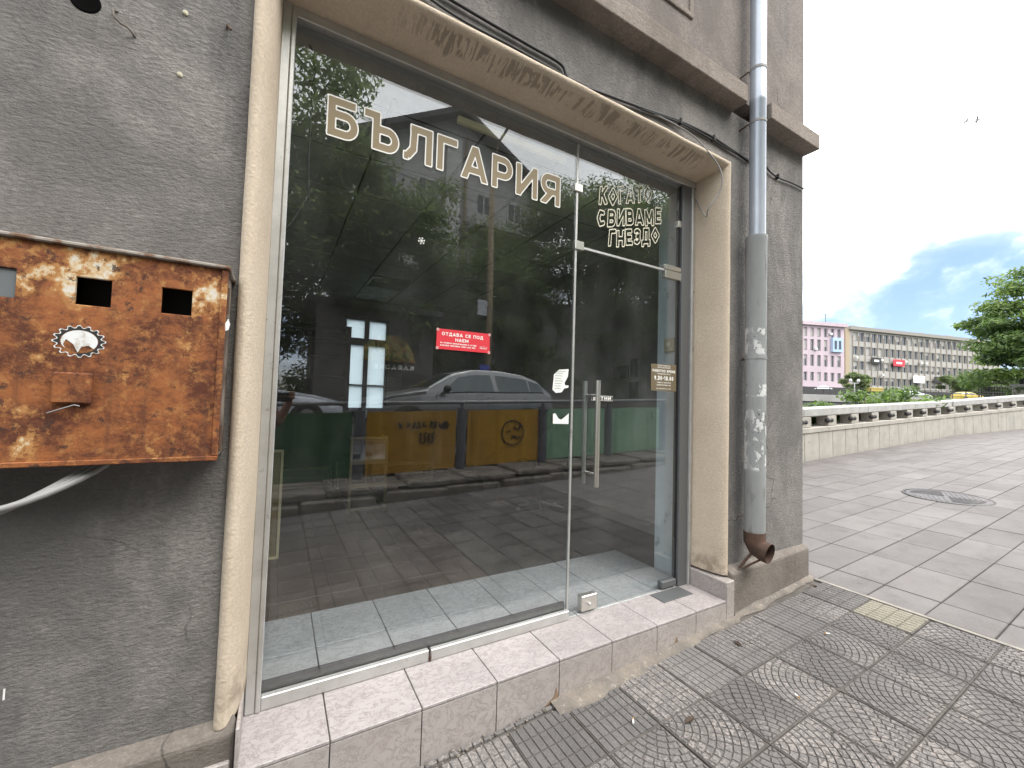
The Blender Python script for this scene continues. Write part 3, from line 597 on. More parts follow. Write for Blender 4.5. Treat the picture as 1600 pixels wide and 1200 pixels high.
part('seat', pad((chx, chy, ZF+.48), .26, .25, .06), m_leather, ch, smooth=True)
bk = pad((0, 0, 0), .25, .05, .28); bk.v = [(chx+x, chy-.25-z*.15+y, ZF+.83+z) for x, y, z in bk.v]; part('backrest', bk, m_leather, ch, smooth=True)
for s_ in (-1, 1): w = MB(); w.tube([(chx+s_*.26, chy+.1, ZF+.46), (chx+s_*.3, chy+.1, ZF+.66), (chx+s_*.3, chy-.12, ZF+.68), (chx+s_*.25, chy-.22, ZF+.6)], .018, 8); part('armrest', w, m_black, ch, smooth=True)
bx = MB(); bx.box(-.2, -.15, 0, .2, .15, .3, 't'); bx.add([(-.2, -.15, .3), (.2, -.15, .3), (.24, -.27, .24), (-.24, -.27, .24)], [(0, 1, 2, 3)]); bx.add([(-.2, -.15, .3), (-.2, .15, .3), (-.33, .15, .36), (-.33, -.15, .36)], [(0, 1, 2, 3)])
solo('cardboard_box', bx, M('cardboard', (.24, .165, .10), rough=.9), 'open brown cardboard box on the shop floor beside the swivel chair', 'box', loc=(2.9, 5.35, ZF), rot=(0, 0, .3))
th = thing('thermostat', 'beige thermostat on the pale blue wall just inside the door', 'thermostat', (2.525, 2.07, .455))
w = MB(); w.cbox(2.505, 2.02, .40, 2.5295, 2.11, .50, .004); part('case', w, M('beige_plastic', (.52, .47, .33), rough=.5), th)
w = MB(); w.cyl((2.5, 2.065, .455), (2.5045, 2.065, .455), .02, 16); part('dial', w, m_cream, th)
for i, (x, z, a, b) in enumerate(((3.44, .36, .12, .07), (3.24, .40, .05, .10), (3.24, .16, .06, .09))):
    solo('wall_frame', MB().cbox(RX1-.02, x-a, z-b, RX1-.002, x+a, z+b, .004), m_shelf, ['wide dark frame hanging behind the door glass, left of the pale blue wall', 'upper small dark frame beside the wide one behind the door glass', 'lower small dark frame below the wide one behind the door glass'][i], 'frame', 'dark frames behind the door glass')
solo('pipe_cable', MB().tube([(.055, 1.96, 1.52), (.075, 1.955, 1.44), (.072, 1.955, 1.0), (.08, 1.955, .86), (.02, 1.955, .72), (-.06, 1.955, .62)], .006, 6), m_black, 'black cable hanging inside the glass at the top left corner of the window', 'cable', smooth=True)

# ------------------------------------------------------------------ shop front glazing
swn = thing('shop_window', 'large fixed shop window with gilt lettering in a slim aluminium frame', 'shop window', (.75, 1.9, ZS))
def P_(n, b, m, par=swn, c=.003, **k):
    w = MB(); w.cbox(*b, c); return part(n, w, m, par, **k)
P_('jamb', (-.052, 1.865, ZS+.001, -.018, 1.932, 1.592), m_alu); P_('jamb', (-.0175, 1.86, ZS+.0015, .0, 1.905, 1.5475), m_alu)
P_('head_rail', (-.0175, 1.868, 1.548, 2.53, 1.932, 1.592), m_alu); P_('head_lip', (.0005, 1.858, 1.5395, 2.43, 1.8675, 1.5495), m_alu)
P_('jamb', (2.4, 1.875, ZS+.001, 2.487, 1.93, 1.547), m_aludark); P_('jamb', (2.4875, 1.862, ZS+.001, 2.503, 1.93, 1.547), m_alu); P_('jamb', (2.5035, 1.873, ZS+.001, 2.532, 1.93, 1.547), m_alu)
P_('gasket', (2.3885, 1.892, ZS+.02, 2.3995, 1.908, 1.538), m_black, c=.001)
P_('sill_bar', (.0005, 1.866, ZS+.001, .6655, 1.893, -1.163), m_alu); P_('sill_bar', (.676, 1.866, ZS+.001, 1.4765, 1.893, -1.165), m_alu)
P_('gasket', (.0005, 1.912, ZS+.001, 1.4765, 1.928, -1.135), m_black, c=.001); P_('sill_bolt', (.667, 1.862, ZS+.001, .6745, 1.89, -1.19), m_rustdark, c=.001)
P_('pane', (.001, 1.895, ZS+.004, 1.4775, 1.905, 1.5385), m_glass, c=.0008)
P_('glass_edge', (1.478, 1.8935, ZS+.003, 1.4915, 1.9065, 1.5385), m_alu, c=.001)
P_('transom_pane', (1.493, 1.895, .927, 2.3875, 1.905, 1.5385), m_glass, c=.0008)
P_('transom_strip', (1.54, 1.893, .913, 2.242, 1.907, .9265), m_alu, c=.001)
for b in ((1.464, 1.884, 1.245, 1.520, 1.916, 1.292), (1.474, 1.884, .900, 1.538, 1.916, .952), (2.371, 1.884, 1.243, 2.421, 1.916, 1.290)): P_('glass_clamp', b, m_steel, c=.003)
cl = P_('pivot_fitting', (2.243, 1.882, .925, 2.462, 1.918, .958), m_steel); P_('pivot_plate', (2.2435, 1.8825, .868, 2.395, 1.9175, .9225), m_steel, cl); P_('pivot_pin', (2.397, 1.8825, .86, 2.462, 1.9175, .9245), m_steel, cl)
P_('curtain_rail', (.75, 1.96, 1.44, 1.45, 1.985, 1.475), m_gilt)
dr = thing('glass_door', 'frameless glass door with a long steel bar handle beside the large shop window', 'door', (2.385, 1.9, ZS))
P_('pane', (1.4945, 1.895, ZS+.012, 2.386, 1.905, .911), m_glass, dr, .0008)
for y, s_ in ((1.842, 1), (1.958, -1)):
    w = MB(); x = 1.632; w.cyl((x, y, -.485), (x, y, .135), .0145, 16); hb = part('handle', w, m_steel, dr, shp=40)
    for z in (.045, -.415): w = MB(); w.cyl((x, y+s_*.0145, z), (x, 1.8945 if s_ > 0 else 1.9055, z), .0095, 12); part('standoff', w, m_steel, hb)
lk = P_('lock_patch', (1.577, 1.879, ZS+.0125, 1.693, 1.921, -1.115), m_steel, dr, .004)
w = MB(); w.cyl((1.632, 1.862, -1.165), (1.632, 1.8785, -1.165), .011, 14); part('lock_cylinder', w, m_alu, lk)
P_('bottom_pivot', (2.25, 1.878, ZS+.0125, 2.386, 1.922, -1.16), m_aludark, dr, .004)
w = MB(); w.cbox(2.13, 1.76, ZS+.001, 2.40, 1.872, ZS+.005, .001); part('floor_spring_plate', w, m_aludark, dr)

# gilt name on the fixed pane, outlined motto on the transom pane: each letter a part
def letters(text, o, size, s, gap, ux, uz, y, fill, line, b_in, b_out, res, sx, shear=0, jit=0):
    x = 0; sh0 = shear; o0 = o; jr = random.Random(len(text))
    for i, c in enumerate(text):
        W, P = glyph_polys(c, s, -9, b_in, res); W, Q = glyph_polys(c, s, b_in, b_out, res); mb = MB(); shear = sh0+jr.uniform(-1, 1)*jit; o = (o0[0], o0[1]+size*jit*jr.uniform(-.6, .6))
        for k, PP in ((0, P), (1, Q)):
            if k == 0 and fill is None: continue
            mb.mi = k
            for p in PP: mb.add([(o[0]+ux[0]*size*(x+(q[0]+shear*q[1])*sx)+uz[0]*size*q[1], y, o[1]+ux[1]*size*(x+(q[0]+shear*q[1])*sx)+uz[1]*size*q[1]) for q in p], [tuple(range(len(p)))])
        if c != ' ': part('letter', mb, [fill or line, line], swn)
        x += (W+gap)*sx
    return x
bw_ = text_width('БЪЛГАРИЯ', .18, .2)
letters('БЪЛГАРИЯ', (.135, 1.118), (.168), .18, .2, (1, .003), (0, 1), 1.8943, m_gold, m_white, .004, .042, 40, 1.222/.168/bw_)
ARC_N[0] = 5; rl_ = random.Random(4)
for t, o, wd, hh, dg in (('КОГАТО', (1.655, 1.212), .475, .105, 17), ('СВИВАМЕ', (1.645, 1.082), .575, .102, 14.5), ('ГНЕЗДО', (1.738, .972), .465, .098, 15)):
    ca, sa = math.cos(rad(dg)), math.sin(rad(dg)); letters(t, o, hh, .20, .24, (ca, sa), (-.02, 1), 1.8943, None, m_cream, -.005, .07, 34, wd/hh/text_width(t, .20, .24), .04, .14)

ARC_N[0] = 28
# paper things on the glass
def poly_solo(name, pts, y0, y1, mat, label, cat, group=None): return solo(name, MB().prism(pts, y0, y1), mat, label, cat, group)
rp = thing('rent_poster', 'red to-let poster with white lettering taped inside the middle of the window', 'poster', (.795, 1.892, .24))
part('sheet', MB().prism([(.653, .240), (.941, .241), (.938, .341), (.654, .339)], 1.8925, 1.8938), m_red, rp)
w = MB(); put_text(w, 'ОТДАВА СЕ ПОД', (.790, 1.8919, .308), .0165, .2, .17, sx=1.06, align=.5); put_text(w, 'НАЕМ', (.785, 1.8919, .283), .0165, .2, .17, sx=1.06, align=.5)
put_text(w, 'ЗА ПОВЕЧЕ ИНФОРМАЦИЯ И ОГЛЕД', (.672, 1.8919, .2685), .0068, .24, .2, res=9, sx=1.02); put_text(w, 'АНЕЛИЯ ПЕНЧЕВА 0883 222 288', (.672, 1.8919, .2565), .0068, .24, .2, res=9, sx=1.12)
part('lettering', w, m_white, rp)
w = MB(); put_text(w, 'РЕГЕНТ', (.884, 1.8919, .259), .0075, .2, .16, res=9, sx=1.05); w.tube([(.883, 1.892, .2705), (.896, 1.892, .2705), (.905, 1.892, .2755), (.914, 1.892, .2705), (.928, 1.892, .2705)], .0005, 4); part('agency_logo', w, m_white, rp)
for x, z in ((.652, .333), (.652, .244), (.93, .335), (.93, .243)): part('tape', MB().box(x, 1.8912, z-.006, x+.013, 1.8917, z+.008), M('clear_tape', (.55, .3, .3), rough=.3), rp)
hs = thing('hours_sign', 'bronze opening hours plate with white lettering on the door glass beside the jamb', 'sign', (2.252, 1.892, .096))
part('plate', MB().prism([(2.13, .096), (2.376, .097), (2.374, .280), (2.128, .273)], 1.892, 1.8938), m_brown, hs)
w = MB()
for t, z, h_, sx, s_ in (('ЛЕТНА РАБОТНА', .262, .0088, 1.1, .2), ('БЮРО БЪЛГАРИЯ', .249, .0088, 1.1, .2), ('РАБОТНО ВРЕМЕ', .222, .0175, 1.0, .26), ('ПОНЕДЕЛНИК-ПЕТЪК', .207, .0075, 1.1, .2), ('9.30-18.00', .168, .029, .9, .26), ('СЪБОТА 10.00-14.00', .148, .009, 1.0, .22), ('НЕДЕЛЯ ПОЧИВЕН ДЕН', .132, .008, 1.0, .22), ('ЗА КОНТАКТИ С НАС', .108, .008, 1.1, .2)):
    put_text(w, t, (2.252, 1.8914, z), h_, s_, .18, res=12, sx=sx, align=.5)
part('lettering', w, m_white, hs)
ps = thing('push_sticker', 'small black push sticker with white lettering behind the door handle', 'sticker', (1.71, 1.894, .012))
part('label', MB().prism([(1.622, .014), (1.801, .014), (1.801, .050), (1.622, .050)], 1.8938, 1.8946), m_black_print, ps)
w = MB(); put_text(w, 'БУТНИ', (1.64, 1.8934, .021), .022, .24, .22, sx=1.28); w.tube([(1.627, 1.8936, .018), (1.796, 1.8936, .018), (1.796, 1.8936, .046), (1.627, 1.8936, .046), (1.627, 1.8936, .018)], .0014, 4); part('lettering', w, m_white, ps)
pa = thing('torn_paper', 'torn white printed notice glued on the pane beside the steel mullion', 'notice', (1.40, 1.893, .06))
part('sheet', MB().prism([(1.342, .070), (1.35, .155), (1.385, .185), (1.452, .193), (1.448, .150), (1.425, .112), (1.43, .098), (1.455, .098), (1.452, .085), (1.425, .08), (1.405, .057), (1.365, .052)], 1.893, 1.8942), m_paper, pa)
w = MB()
for q in range(7): w.box(1.357, 1.8922, .076+.0145*q, 1.357+random.uniform(.04, .062), 1.8926, .0795+.0145*q)
w.box(1.375, 1.8922, .175, 1.43, 1.8926, .179); part('print_lines', w, M('faded_print', (.35, .42, .36)), pa)
poly_solo('torn_paper', [(1.351, -.121), (1.46, -.123), (1.461, -.062), (1.44, -.078), (1.41, -.098), (1.39, -.093), (1.365, -.062), (1.35, -.066)], 1.893, 1.8942, m_paper, 'white torn paper scrap with a ragged top edge, lower of the two on the pane', 'notice')
w = MB()
for k in range(3):
    a = rad(60*k+15); w.tube([(.562-.017*math.cos(a), 1.8945, .746-.017*math.sin(a)), (.562+.017*math.cos(a), 1.8945, .746+.017*math.sin(a))], .0018, 4)
    for s_ in (-1, 1):
        c0 = (.562+s_*.011*math.cos(a), .746+s_*.011*math.sin(a))
        for d in (.7, -.7): w.tube([(c0[0], 1.8945, c0[1]), (c0[0]+s_*.007*math.cos(a+d), 1.8945, c0[1]+s_*.007*math.sin(a+d))], .0013, 4)
solo('snowflake_sticker', w, m_white, 'tiny white snowflake sticker on the middle of the window', 'sticker')

# ------------------------------------------------------------------ rusty meter box and its cables
mbx = thing('meter_box', 'rusty metal meter box with square openings on the grey wall', 'meter box', (-.7, 1.58, -.19))
BX0, BX1, BZ0, BZ1, BY = -1.5, -.1465, -.201, .372, 1.515
w = MB(); w.box(BX0, BY+.012, BZ0+.005, BX1-.004, 1.688, BZ0+.012); w.box(BX0, BY+.012, BZ1-.012, BX1-.004, 1.688, BZ1-.005); w.box(BX1-.011, BY+.012, BZ0+.0125, BX1-.004, 1.688, BZ1-.0125); w.box(BX0, BY+.012, BZ0+.0125, BX0+.007, 1.688, BZ1-.0125); w.box(BX0+.0075, 1.68, BZ0+.0125, BX1-.0115, 1.6875, BZ1-.0125)
part('casing', w, M('rusty_casing', (.08, .05, .035), (.25, .21, .17), rough=.9, sc=9, bump=.4), mbx)
w = MB(); w.wall([BX0, -.651, -.585, -.477, -.406, -.300, -.230, BX1], [BZ0, .214, .2215, .2955, .302, BZ1], [(1, 2), (3, 2), (5, 2)], BY, BY+.0115); part('door', w, m_rust, mbx, bev=.002)
w = MB(); w.cbox(BX0-.01, BY-.012, BZ1+.001, BX1+.006, 1.689, BZ1+.012, .003); part('lid', w, M('flaking_lid', (.30, .27, .235), (.16, .09, .055), rough=.9, sc=16, lo=.45, hi=.6, bump=.3), mbx)
w = MB(); w.box(BX1-.0035, BY+.001, BZ0+.004, BX1-.001, BY+.03, BZ1-.004); w.cyl((BX1+.001, BY+.02, BZ0+.02), (BX1+.001, BY+.02, BZ0+.10), .0045, 8); w.cyl((BX1+.001, BY+.02, BZ1-.13), (BX1+.001, BY+.02, BZ1-.05), .0045, 8); part('hinge', w, m_rustdark, mbx)
w = MB(); w.cbox(BX0, BY-.006, BZ0-.004, BX1, BY-.0005, BZ0+.010, .002); w.cbox(BX1-.016, BY-.0055, BZ0+.0105, BX1+.001, BY-.0005, BZ1-.001, .002); part('door_rim', w, m_rust, mbx)
w = MB(); w.cbox(-.504, BY-.015, -.042, -.429, BY-.0005, .040, .004); lp = part('latch_plate', w, m_rust, mbx)
part('latch_wire', MB().tube([(-.51, BY-.006, -.067), (-.474, BY-.016, -.052), (-.458, BY-.016, -.045), (-.448, BY-.014, -.048)], .0016, 5), m_conduit, lp)
part('peephole_pane', MB().box(-.650, BY+.006, .2225, -.586, BY+.009, .2945), M('grey_pane', (.16, .17, .18), rough=.2), mbx)
ex, ez, ea, eb = -.461, .123, .0405, .0335       # gear emblem, its white centre half torn away
w = MB(); w.mi = 1; n = 64; ro, ri = [], []
for k in range(n):
    t = 2*math.pi*k/n; f = 1.22 if k % 4 < 2 else 1.04; ro.append((ex+ea*f*math.cos(t), ez+eb*f*math.sin(t))); ri.append((ex+ea*.93*math.cos(t), ez+eb*.93*math.sin(t)))
def band(mb, A, B, y): mb.add([(x, y, z) for x, z in A]+[(x, y, z) for x, z in B], [(k, (k+1) % n, n+(k+1) % n, n+k) for k in range(n)])
band(w, [(ex+(x-ex)*1.06, ez+(z-ez)*1.06) for x, z in ro], ro, BY-.0014); w.mi = 0
band(w, ro, ri, BY-.0012)
gear = [k for k in range(len(w.f)) if not (w.m[k] == 0 and (34 < k % n < 47))]; w.f = [w.f[k] for k in gear]; w.m = [w.m[k] for k in gear]
w.mi = 1; th_ = [a for a in range(-38, 232, 9)]; P = [(ex+ea*.88*math.cos(rad(a)), ez+eb*.88*math.sin(rad(a))) for a in th_]+[(ex-.031, ez-.010), (ex-.026, ez+.004), (ex-.012, ez-.008), (ex-.002, ez-.030), (ex+.004, ez-.014), (ex+.018, ez-.010)]
w.add([(x, BY-.0012, z) for x, z in P], [tuple(range(len(P)))]); part('emblem', w, [m_black_print, M('scuffed_white', (.72, .73, .73), (.45, .40, .34), sc=40, lo=.5, hi=.75)], mbx)
part('paper_scrap', MB().prism([(-.1465, .208), (-.139, .224), (-.134, .208), (-.137, .190), (-.145, .186)], BY-.004, BY-.002), m_paper, mbx)
part('inner_meter', MB().cbox(-.50, 1.60, .17, -.38, 1.67, .33, .01), m_black, mbx); part('inner_meter', MB().cbox(-.33, 1.60, .17, -.21, 1.67, .33, .01), m_black, mbx)
for i, (d, zz) in enumerate(((0, 0), (.03, .018), (-.03, -.03))):
    pts = [(-.45+d+.004*k, 1.56, BZ0-.0) if False else (-.425+d*.6-.40*(k/14)**1.15, 1.57-.1*math.sin(math.pi*k/20), BZ0-.012-.098*math.sin(min(1, k/9)*math.pi/2)+zz*k/14-.015*(k/14)) for k in range(15)]
    solo('hanging_conduit', MB().tube([(-.415+d*.6, 1.575, BZ0+.01)]+pts, .0085, 8), m_conduit, ['lower of the grey conduits curving out from under the rusty meter box', 'grey conduit curving out from under the rusty meter box, outermost on the right', 'grey conduit curving out from under the rusty meter box, innermost'][[1, 1, 2][i]] if i != 0 else 'middle of the grey conduits curving out from under the rusty meter box', 'conduit', 'grey conduits under the meter box', smooth=True)

# holes, plugs and marks in the left wall
solo('wall_hole', MB().lathe([(.0, 0), (.024, .001), (.031, .002), (.036, .0)], n=20), m_hole, 'dark round hole in the grey wall above the rusty meter box', 'hole', loc=(-.556, WY-.0005, 1.165), rot=(rad(90), 0, 0))
for i, (x, z, lb) in enumerate(((-.321, 1.247, 'pale plastic wall plug high in the grey wall, upper of the two'), (-.325, 1.035, 'pale plastic wall plug in the grey wall, lower of the two'))):
    solo('wall_plug', MB().lathe([(.0, .004), (.003, .004), (.0035, .001), (.007, .006), (.0085, .0)], n=12), m_cream, lb, 'wall plug', 'wall plugs in the grey wall', loc=(x, WY, z), rot=(rad(90), 0, .3), smooth=True)
solo('wire_hook', MB().tube([(-.485, 1.69, 1.17), (-.49, 1.675, 1.16), (-.488, 1.672, 1.14), (-.47, 1.67, 1.122), (-.455, 1.672, 1.12), (-.444, 1.68, 1.112), (-.44, 1.69, 1.108)], .0035, 6), m_plinth, 'bent wire hook sticking out of the grey wall below the round hole', 'hook', smooth=True)
solo('nail', MB().tube([(-.207, 1.69, 1.255), (-.203, 1.66, 1.24), (-.193, 1.655, 1.225)], .004, 6), m_rustdark, 'rusty nail stub in the grey wall beside the cream column', 'nail')
solo('chalk_mark', MB().box(-.614, WY-.0012, -.862, -.610, WY-.0002, -.832), m_paper, 'short white vertical dash on the grey wall near the bottom', 'mark')

# ------------------------------------------------------------------ cables on the facade and the downpipe
def cable(name, pts, r, label, mat=m_black): 
    P = [Vector(p) for p in pts]; Q = []
    for i in range(len(P)-1):
        a, b, c, d = P[max(i-1, 0)], P[i], P[i+1], P[min(i+2, len(P)-1)]
        for k in range(5):
            t = k/5; Q.append(.5*((2*b)+(c-a)*t+(2*a-5*b+4*c-d)*t*t+(3*b-a-3*c+d)*t**3))
    Q.append(P[-1]); return solo(name, MB().tube(Q, r, 6), mat, label, 'cable', 'cables along the facade', smooth=True)
yc = 1.676
cable('facade_cable', [(-.2, yc, 1.95), (.2, yc, 1.83), (.45, yc, 1.775), (.72, yc, 1.755), (1.0, yc, 1.745), (1.19, yc, 1.735), (1.25, yc, 1.675), (1.5, yc, 1.70), (1.8, yc, 1.735), (2.1, yc, 1.775), (2.4, yc, 1.79), (2.62, yc, 1.775), (2.85, yc, 1.755)], .008, 'thick black cable sagging along the facade above the cream moulding')
cable('facade_cable', [(-.2, yc, 1.88), (.3, yc, 1.76), (.6, yc, 1.70), (.9, yc, 1.695), (1.26, yc, 1.685), (1.55, yc, 1.71), (1.8, yc, 1.728), (2.12, yc, 1.768), (2.4, yc, 1.772), (2.62, yc, 1.765), (2.86, yc, 1.77), (3.02, yc, 1.80), (3.12, yc, 1.765), (3.24, yc, 1.755), (3.42, yc, 1.77), (3.6, yc, 1.775)], .006, 'thin dark cable running along the facade behind the downpipe to the corner')
cable('facade_cable', [(1.85, yc, 1.735), (2.05, yc, 1.74), (2.2, 1.665, 1.72), (2.33, 1.655, 1.665), (2.43, 1.63, 1.57), (2.455, 1.62, 1.48), (2.45, 1.64, 1.40), (2.40, 1.68, 1.30), (2.44, 1.72, 1.27), (2.50, 1.8, 1.36), (2.515, 1.86, 1.47)], .0045, 'thin grey cable looping down over the right corner of the cream moulding', m_conduit)
for i, (x, z) in enumerate(((2.11, 1.774), (2.44, 1.783), (3.22, 1.757))):
    solo('cable_clip', MB().box(x-.006, yc-.012, z-.016, x+.006, WY, z+.02), m_black, ['black cable clip on the wall above the moulding, left of the loose loop', 'black cable clip on the wall between the loose loop and the downpipe', 'black cable clip on the wall right of the downpipe'][i], 'clip', 'clips on the facade cables')
def pipe_mat(name, c, c2, stick):
    m, nt, b = newmat(name); n = NT(m); v = n.pos('P'); z = n.xyz(v)[2]; col = n.mix(n.ramp(n.noise(n.pos('P', (1, 1, .3)), 7, 7), .35, .7), c, c2)
    if stick:
        col = n.mix(n.ramp(n.noise(n.pos('P', (1, 1, .25), loc=(3, 1, 0)), 16, 7), .55, .72, 0, .6), col, (.10, .085, .07))
        f = n.noise(n.pos('P', (1, 1, .7), loc=(7, 3, 2)), 13, 6, .6); tot = None
        for zc, h in ((.45, .10), (.12, .045), (-.10, .10), (-.30, .12)):
            q = n.ramp(n.math('ABSOLUTE', n.math('SUBTRACT', z, zc)), h, h*.8); tot = q if tot is None else n.math('MAXIMUM', tot, q)
        x = n.xyz(v)[0]; tot = n.math('MULTIPLY', tot, n.ramp(n.math('ABSOLUTE', n.math('SUBTRACT', x, 2.80)), .062, .05))
        col = n.mix(n.math('MULTIPLY', tot, n.ramp(f, .515, .53)), col, (.62, .62, .61)); col = n.mix(n.math('MULTIPLY', tot, n.ramp(n.noise(v, 45, 3), .62, .66)), col, (.05, .05, .055))
        col = n.mix(n.ramp(z, -.80, -.86), col, (.10, .055, .035))
    n.set(b.inputs['Base Color'], col); b.inputs['Roughness'].default_value = .55 if stick else .38; b.inputs['Metallic'].default_value = 0 if stick else .35; return m
m_pipelo = pipe_mat('green_grey_pipe', (.25, .258, .256), (.30, .31, .31), True); m_pipeup = pipe_mat('zinc_pipe', (.33, .365, .42), (.42, .455, .51), False)
dp = thing('downpipe', 'rainwater downpipe with a newer zinc upper half and a rusty spout near the building corner', 'downpipe', (2.81, 1.6, -1.0))
px, py = 2.805, 1.598
w = MB(); w.lathe([(.063, -.86), (.0645, -.5), (.0635, .3), (.066, 1.14), (.069, 1.15), (.069, 1.172), (.06, 1.173)], (px, py, 0), 28); part('lower_pipe', w, m_pipelo, dp, shp=50)
w = MB(); w.lathe([(.051, 1.10), (.0515, 1.175), (.051, 2.12), (.0525, 2.125), (.0525, 2.15), (.0515, 2.155), (.0515, 5.0)], (px+.012, py, 0), 28); part('upper_pipe', w, m_pipeup, dp, shp=50)
w = MB(); w.box(px+.058, py+.012, 1.18, px+.066, py+.02, 5); part('seam', w, m_pipeup, dp)
for z in (1.98, 2.36, 3.3):
    w = MB(); w.lathe([(.0515, z-.009), (.0545, z-.009), (.0545, z+.009), (.0515, z+.009)], (px+.012, py, 0), 24); bd_ = part('clamp_band', w, m_conduit, dp)
    w = MB(); w.tube([(px-.03, py+.04, z), (px-.06, py+.1, z-.03), (px-.075, WY+.01, z-.05)], .006, 6); part('clamp_stem', w, m_rustdark, bd_)
w = MB(); w.lathe([(.064, 0), (.067, 0), (.067, .015), (.064, .015)], (px, py, .33), 24); bd_ = part('clamp_band', w, m_pipelo, dp); part('clamp_stem', MB().cyl((px, py+.06, .337), (px, WY+.01, .337), .008, 6), m_rustdark, bd_)
P = [(px, py, -.82), (px, py-.002, -.88), (px+.004, py-.025, -.92), (px+.007, py-.06, -.935), (px+.010, py-.095, -.94)]
w = MB(); w.tube(P, [.066, .067, .067, .065, .065], 24, False); w.tube(P[::-1], [.062, .062, .062, .06, .058], 24, False)
e_ = [Vector(q) for q in w.v]; k0 = 4*24; k1 = 5*24; w.f += [(k0+i, k0+(i+1) % 24, k1+(24-(i+1)) % 24, k1+(24-i) % 24) for i in range(0)]; w.m = w.m[:len(w.f)]
sp = part('spout', w, m_rustdark, dp, smooth=True)
part('spout_inside', MB().cyl((px+.006, py-.04, -.93), (px+.007, py-.045, -.932), .060, 20), m_hole, sp)
part('spout_leg', MB().tube([(px-.03, py-.02, -.93), (px-.075, py+.015, -1.0), (px-.11, py+.035, -1.055)], .009, 6), m_rustdark, sp); part('spout_leg', MB().tube([(px-.005, py-.05, -.985), (px-.05, py-.0, -1.03), (px-.085, py+.025, -1.06)], .007, 6), m_rustdark, sp)

# ------------------------------------------------------------------ pavement: stamped pavers, smooth slabs, manhole
def sheet(x0, x1, y0, y1, dz, nx=1, ny=1, thick=None, f=gz):
    w = MB(); vs = []; fs = []
    for j in range(ny+1):
        for i in range(nx+1):
            x = x0+(x1-x0)*i/nx; y = y0+(y1-y0)*j/ny; vs.append((x, y, f(x)+dz))
    for j in range(ny):
        for i in range(nx): a = j*(nx+1)+i; fs.append((a, a+1, a+nx+2, a+nx+1))
    w.add(vs, fs); return w
pave = struct('pavement', sheet(-12, 62, -1.9, 4.36, -.014, 8, 2), m_pavebase)
TH = .012
def clip_poly(P, x0, y0, x1, y1):
    for f, g in ((lambda p: x0-p[0], 0), (lambda p: p[0]-x1, 0), (lambda p: y0-p[1], 1), (lambda p: p[1]-y1, 1)):
        R = []
        for i in range(len(P)):
            a, b = P[i], P[(i+1) % len(P)]; fa, fb = f(a), f(b)
            if fa <= 0: R.append(a)
            if fa*fb < 0: t = fa/(fa-fb); R.append((a[0]+t*(b[0]-a[0]), a[1]+t*(b[1]-a[1])))
        P = R
        if len(P) < 3: return []
    return P
def inset(P, d):
    c = (sum(p[0] for p in P)/len(P), sum(p[1] for p in P)/len(P)); R = []
    n = len(P); A = sum(P[i][0]*P[(i+1) % n][1]-P[(i+1) % n][0]*P[i][1] for i in range(n))/2
    if abs(A) < 6e-5: return None
    for i in range(n):
        a, b, e = Vector(P[i-1]), Vector(P[i]), Vector(P[(i+1) % n]); u = (b-a); v = (e-b)
        if u.length < 1e-6 or v.length < 1e-6: return None
        u.normalize(); v.normalize(); n1 = Vector((-u.y, u.x)); n2 = Vector((-v.y, v.x)); k = max(.35, 1+n1.dot(n2)); o = b+(n1+n2)*(d/k)*(1 if A > 0 else -1); R.append((o.x, o.y))
    return R
def stamped(name, cells, top_m, S=.298, gd=.005):
    """one paver: a slab with raised stamped cells, grooves between them"""
    w = MB(); w.mi = 1; w.cbox(-S/2, -S/2, -TH-.02, S/2, S/2, -gd, .002); w.mi = 0
    for P in cells:
        P = clip_poly([(p[0]-.15, p[1]-.15) for p in P], -S/2+.004, -S/2+.004, S/2-.004, S/2-.004)
        if len(P) < 3: continue
        Q = []
        for p in P:
            if not Q or (Vector(p)-Vector(Q[-1])).length > .002: Q.append(p)
        A = inset(Q, .0017) if len(Q) > 2 else None
        if not A: continue
        B = inset(A, .0016) or A
        if len(A) != len(B): continue
        n = len(A); w.add([(x, y, -gd-.0005) for x, y in A]+[(x, y, 0) for x, y in B], [tuple(range(n, 2*n))]+[(i, (i+1) % n, n+(i+1) % n, n+i) for i in range(n)])
    return w.mesh(name, [top_m, m_groove])
def fan_cells(ph=0):
    out = []; rings = [.0, .036]+[.036+.0305*k for k in range(1, 13)]
    for k in range(len(rings)-1):
        r0, r1 = rings[k], rings[k+1]; n = max(2, int(round((r0+r1)/2*math.pi/2/.042))); off = .5*(k % 2)
        for i in range(-1, n+1):
            a0, a1 = (i+off)/n*math.pi/2, (i+1+off)/n*math.pi/2; a0, a1 = max(0, a0), min(math.pi/2, a1)
            if a1-a0 < .02: continue
            am = (a0+a1)/2
            if k == 0: out.append([(0, 0)]+[(r1*math.cos(a), r1*math.sin(a)) for a in (a0, am, a1)])
            else: out.append([(r0*math.cos(a0), r0*math.sin(a0)), (r1*math.cos(a0), r1*math.sin(a0)), (r1*math.cos(am), r1*math.sin(am)), (r1*math.cos(a1), r1*math.sin(a1)), (r0*math.cos(a1), r0*math.sin(a1)), (r0*math.cos(am), r0*math.sin(am))])
    return out
grid = [[(.0375*i, .075*j), (.0375*(i+1), .075*j), (.0375*(i+1), .075*(j+1)), (.0375*i, .075*(j+1))] for i in range(8) for j in range(4)]
fan = fan_cells()
me_grid = stamped('grid_paver', grid, m_paver); me_gridy = stamped('grid_paver_yellow', grid, m_paveryel)
me_fan = stamped('fan_paver', fan, m_paverfan)
me_cut = stamped('cut_paver', [[(.0375*i, .11*j), (.0375*(i+1), .11*j), (.0375*(i+1), .11*(j+1)), (.0375*i, .11*(j+1))] for i in range(8) for j in range(1)], m_paver)
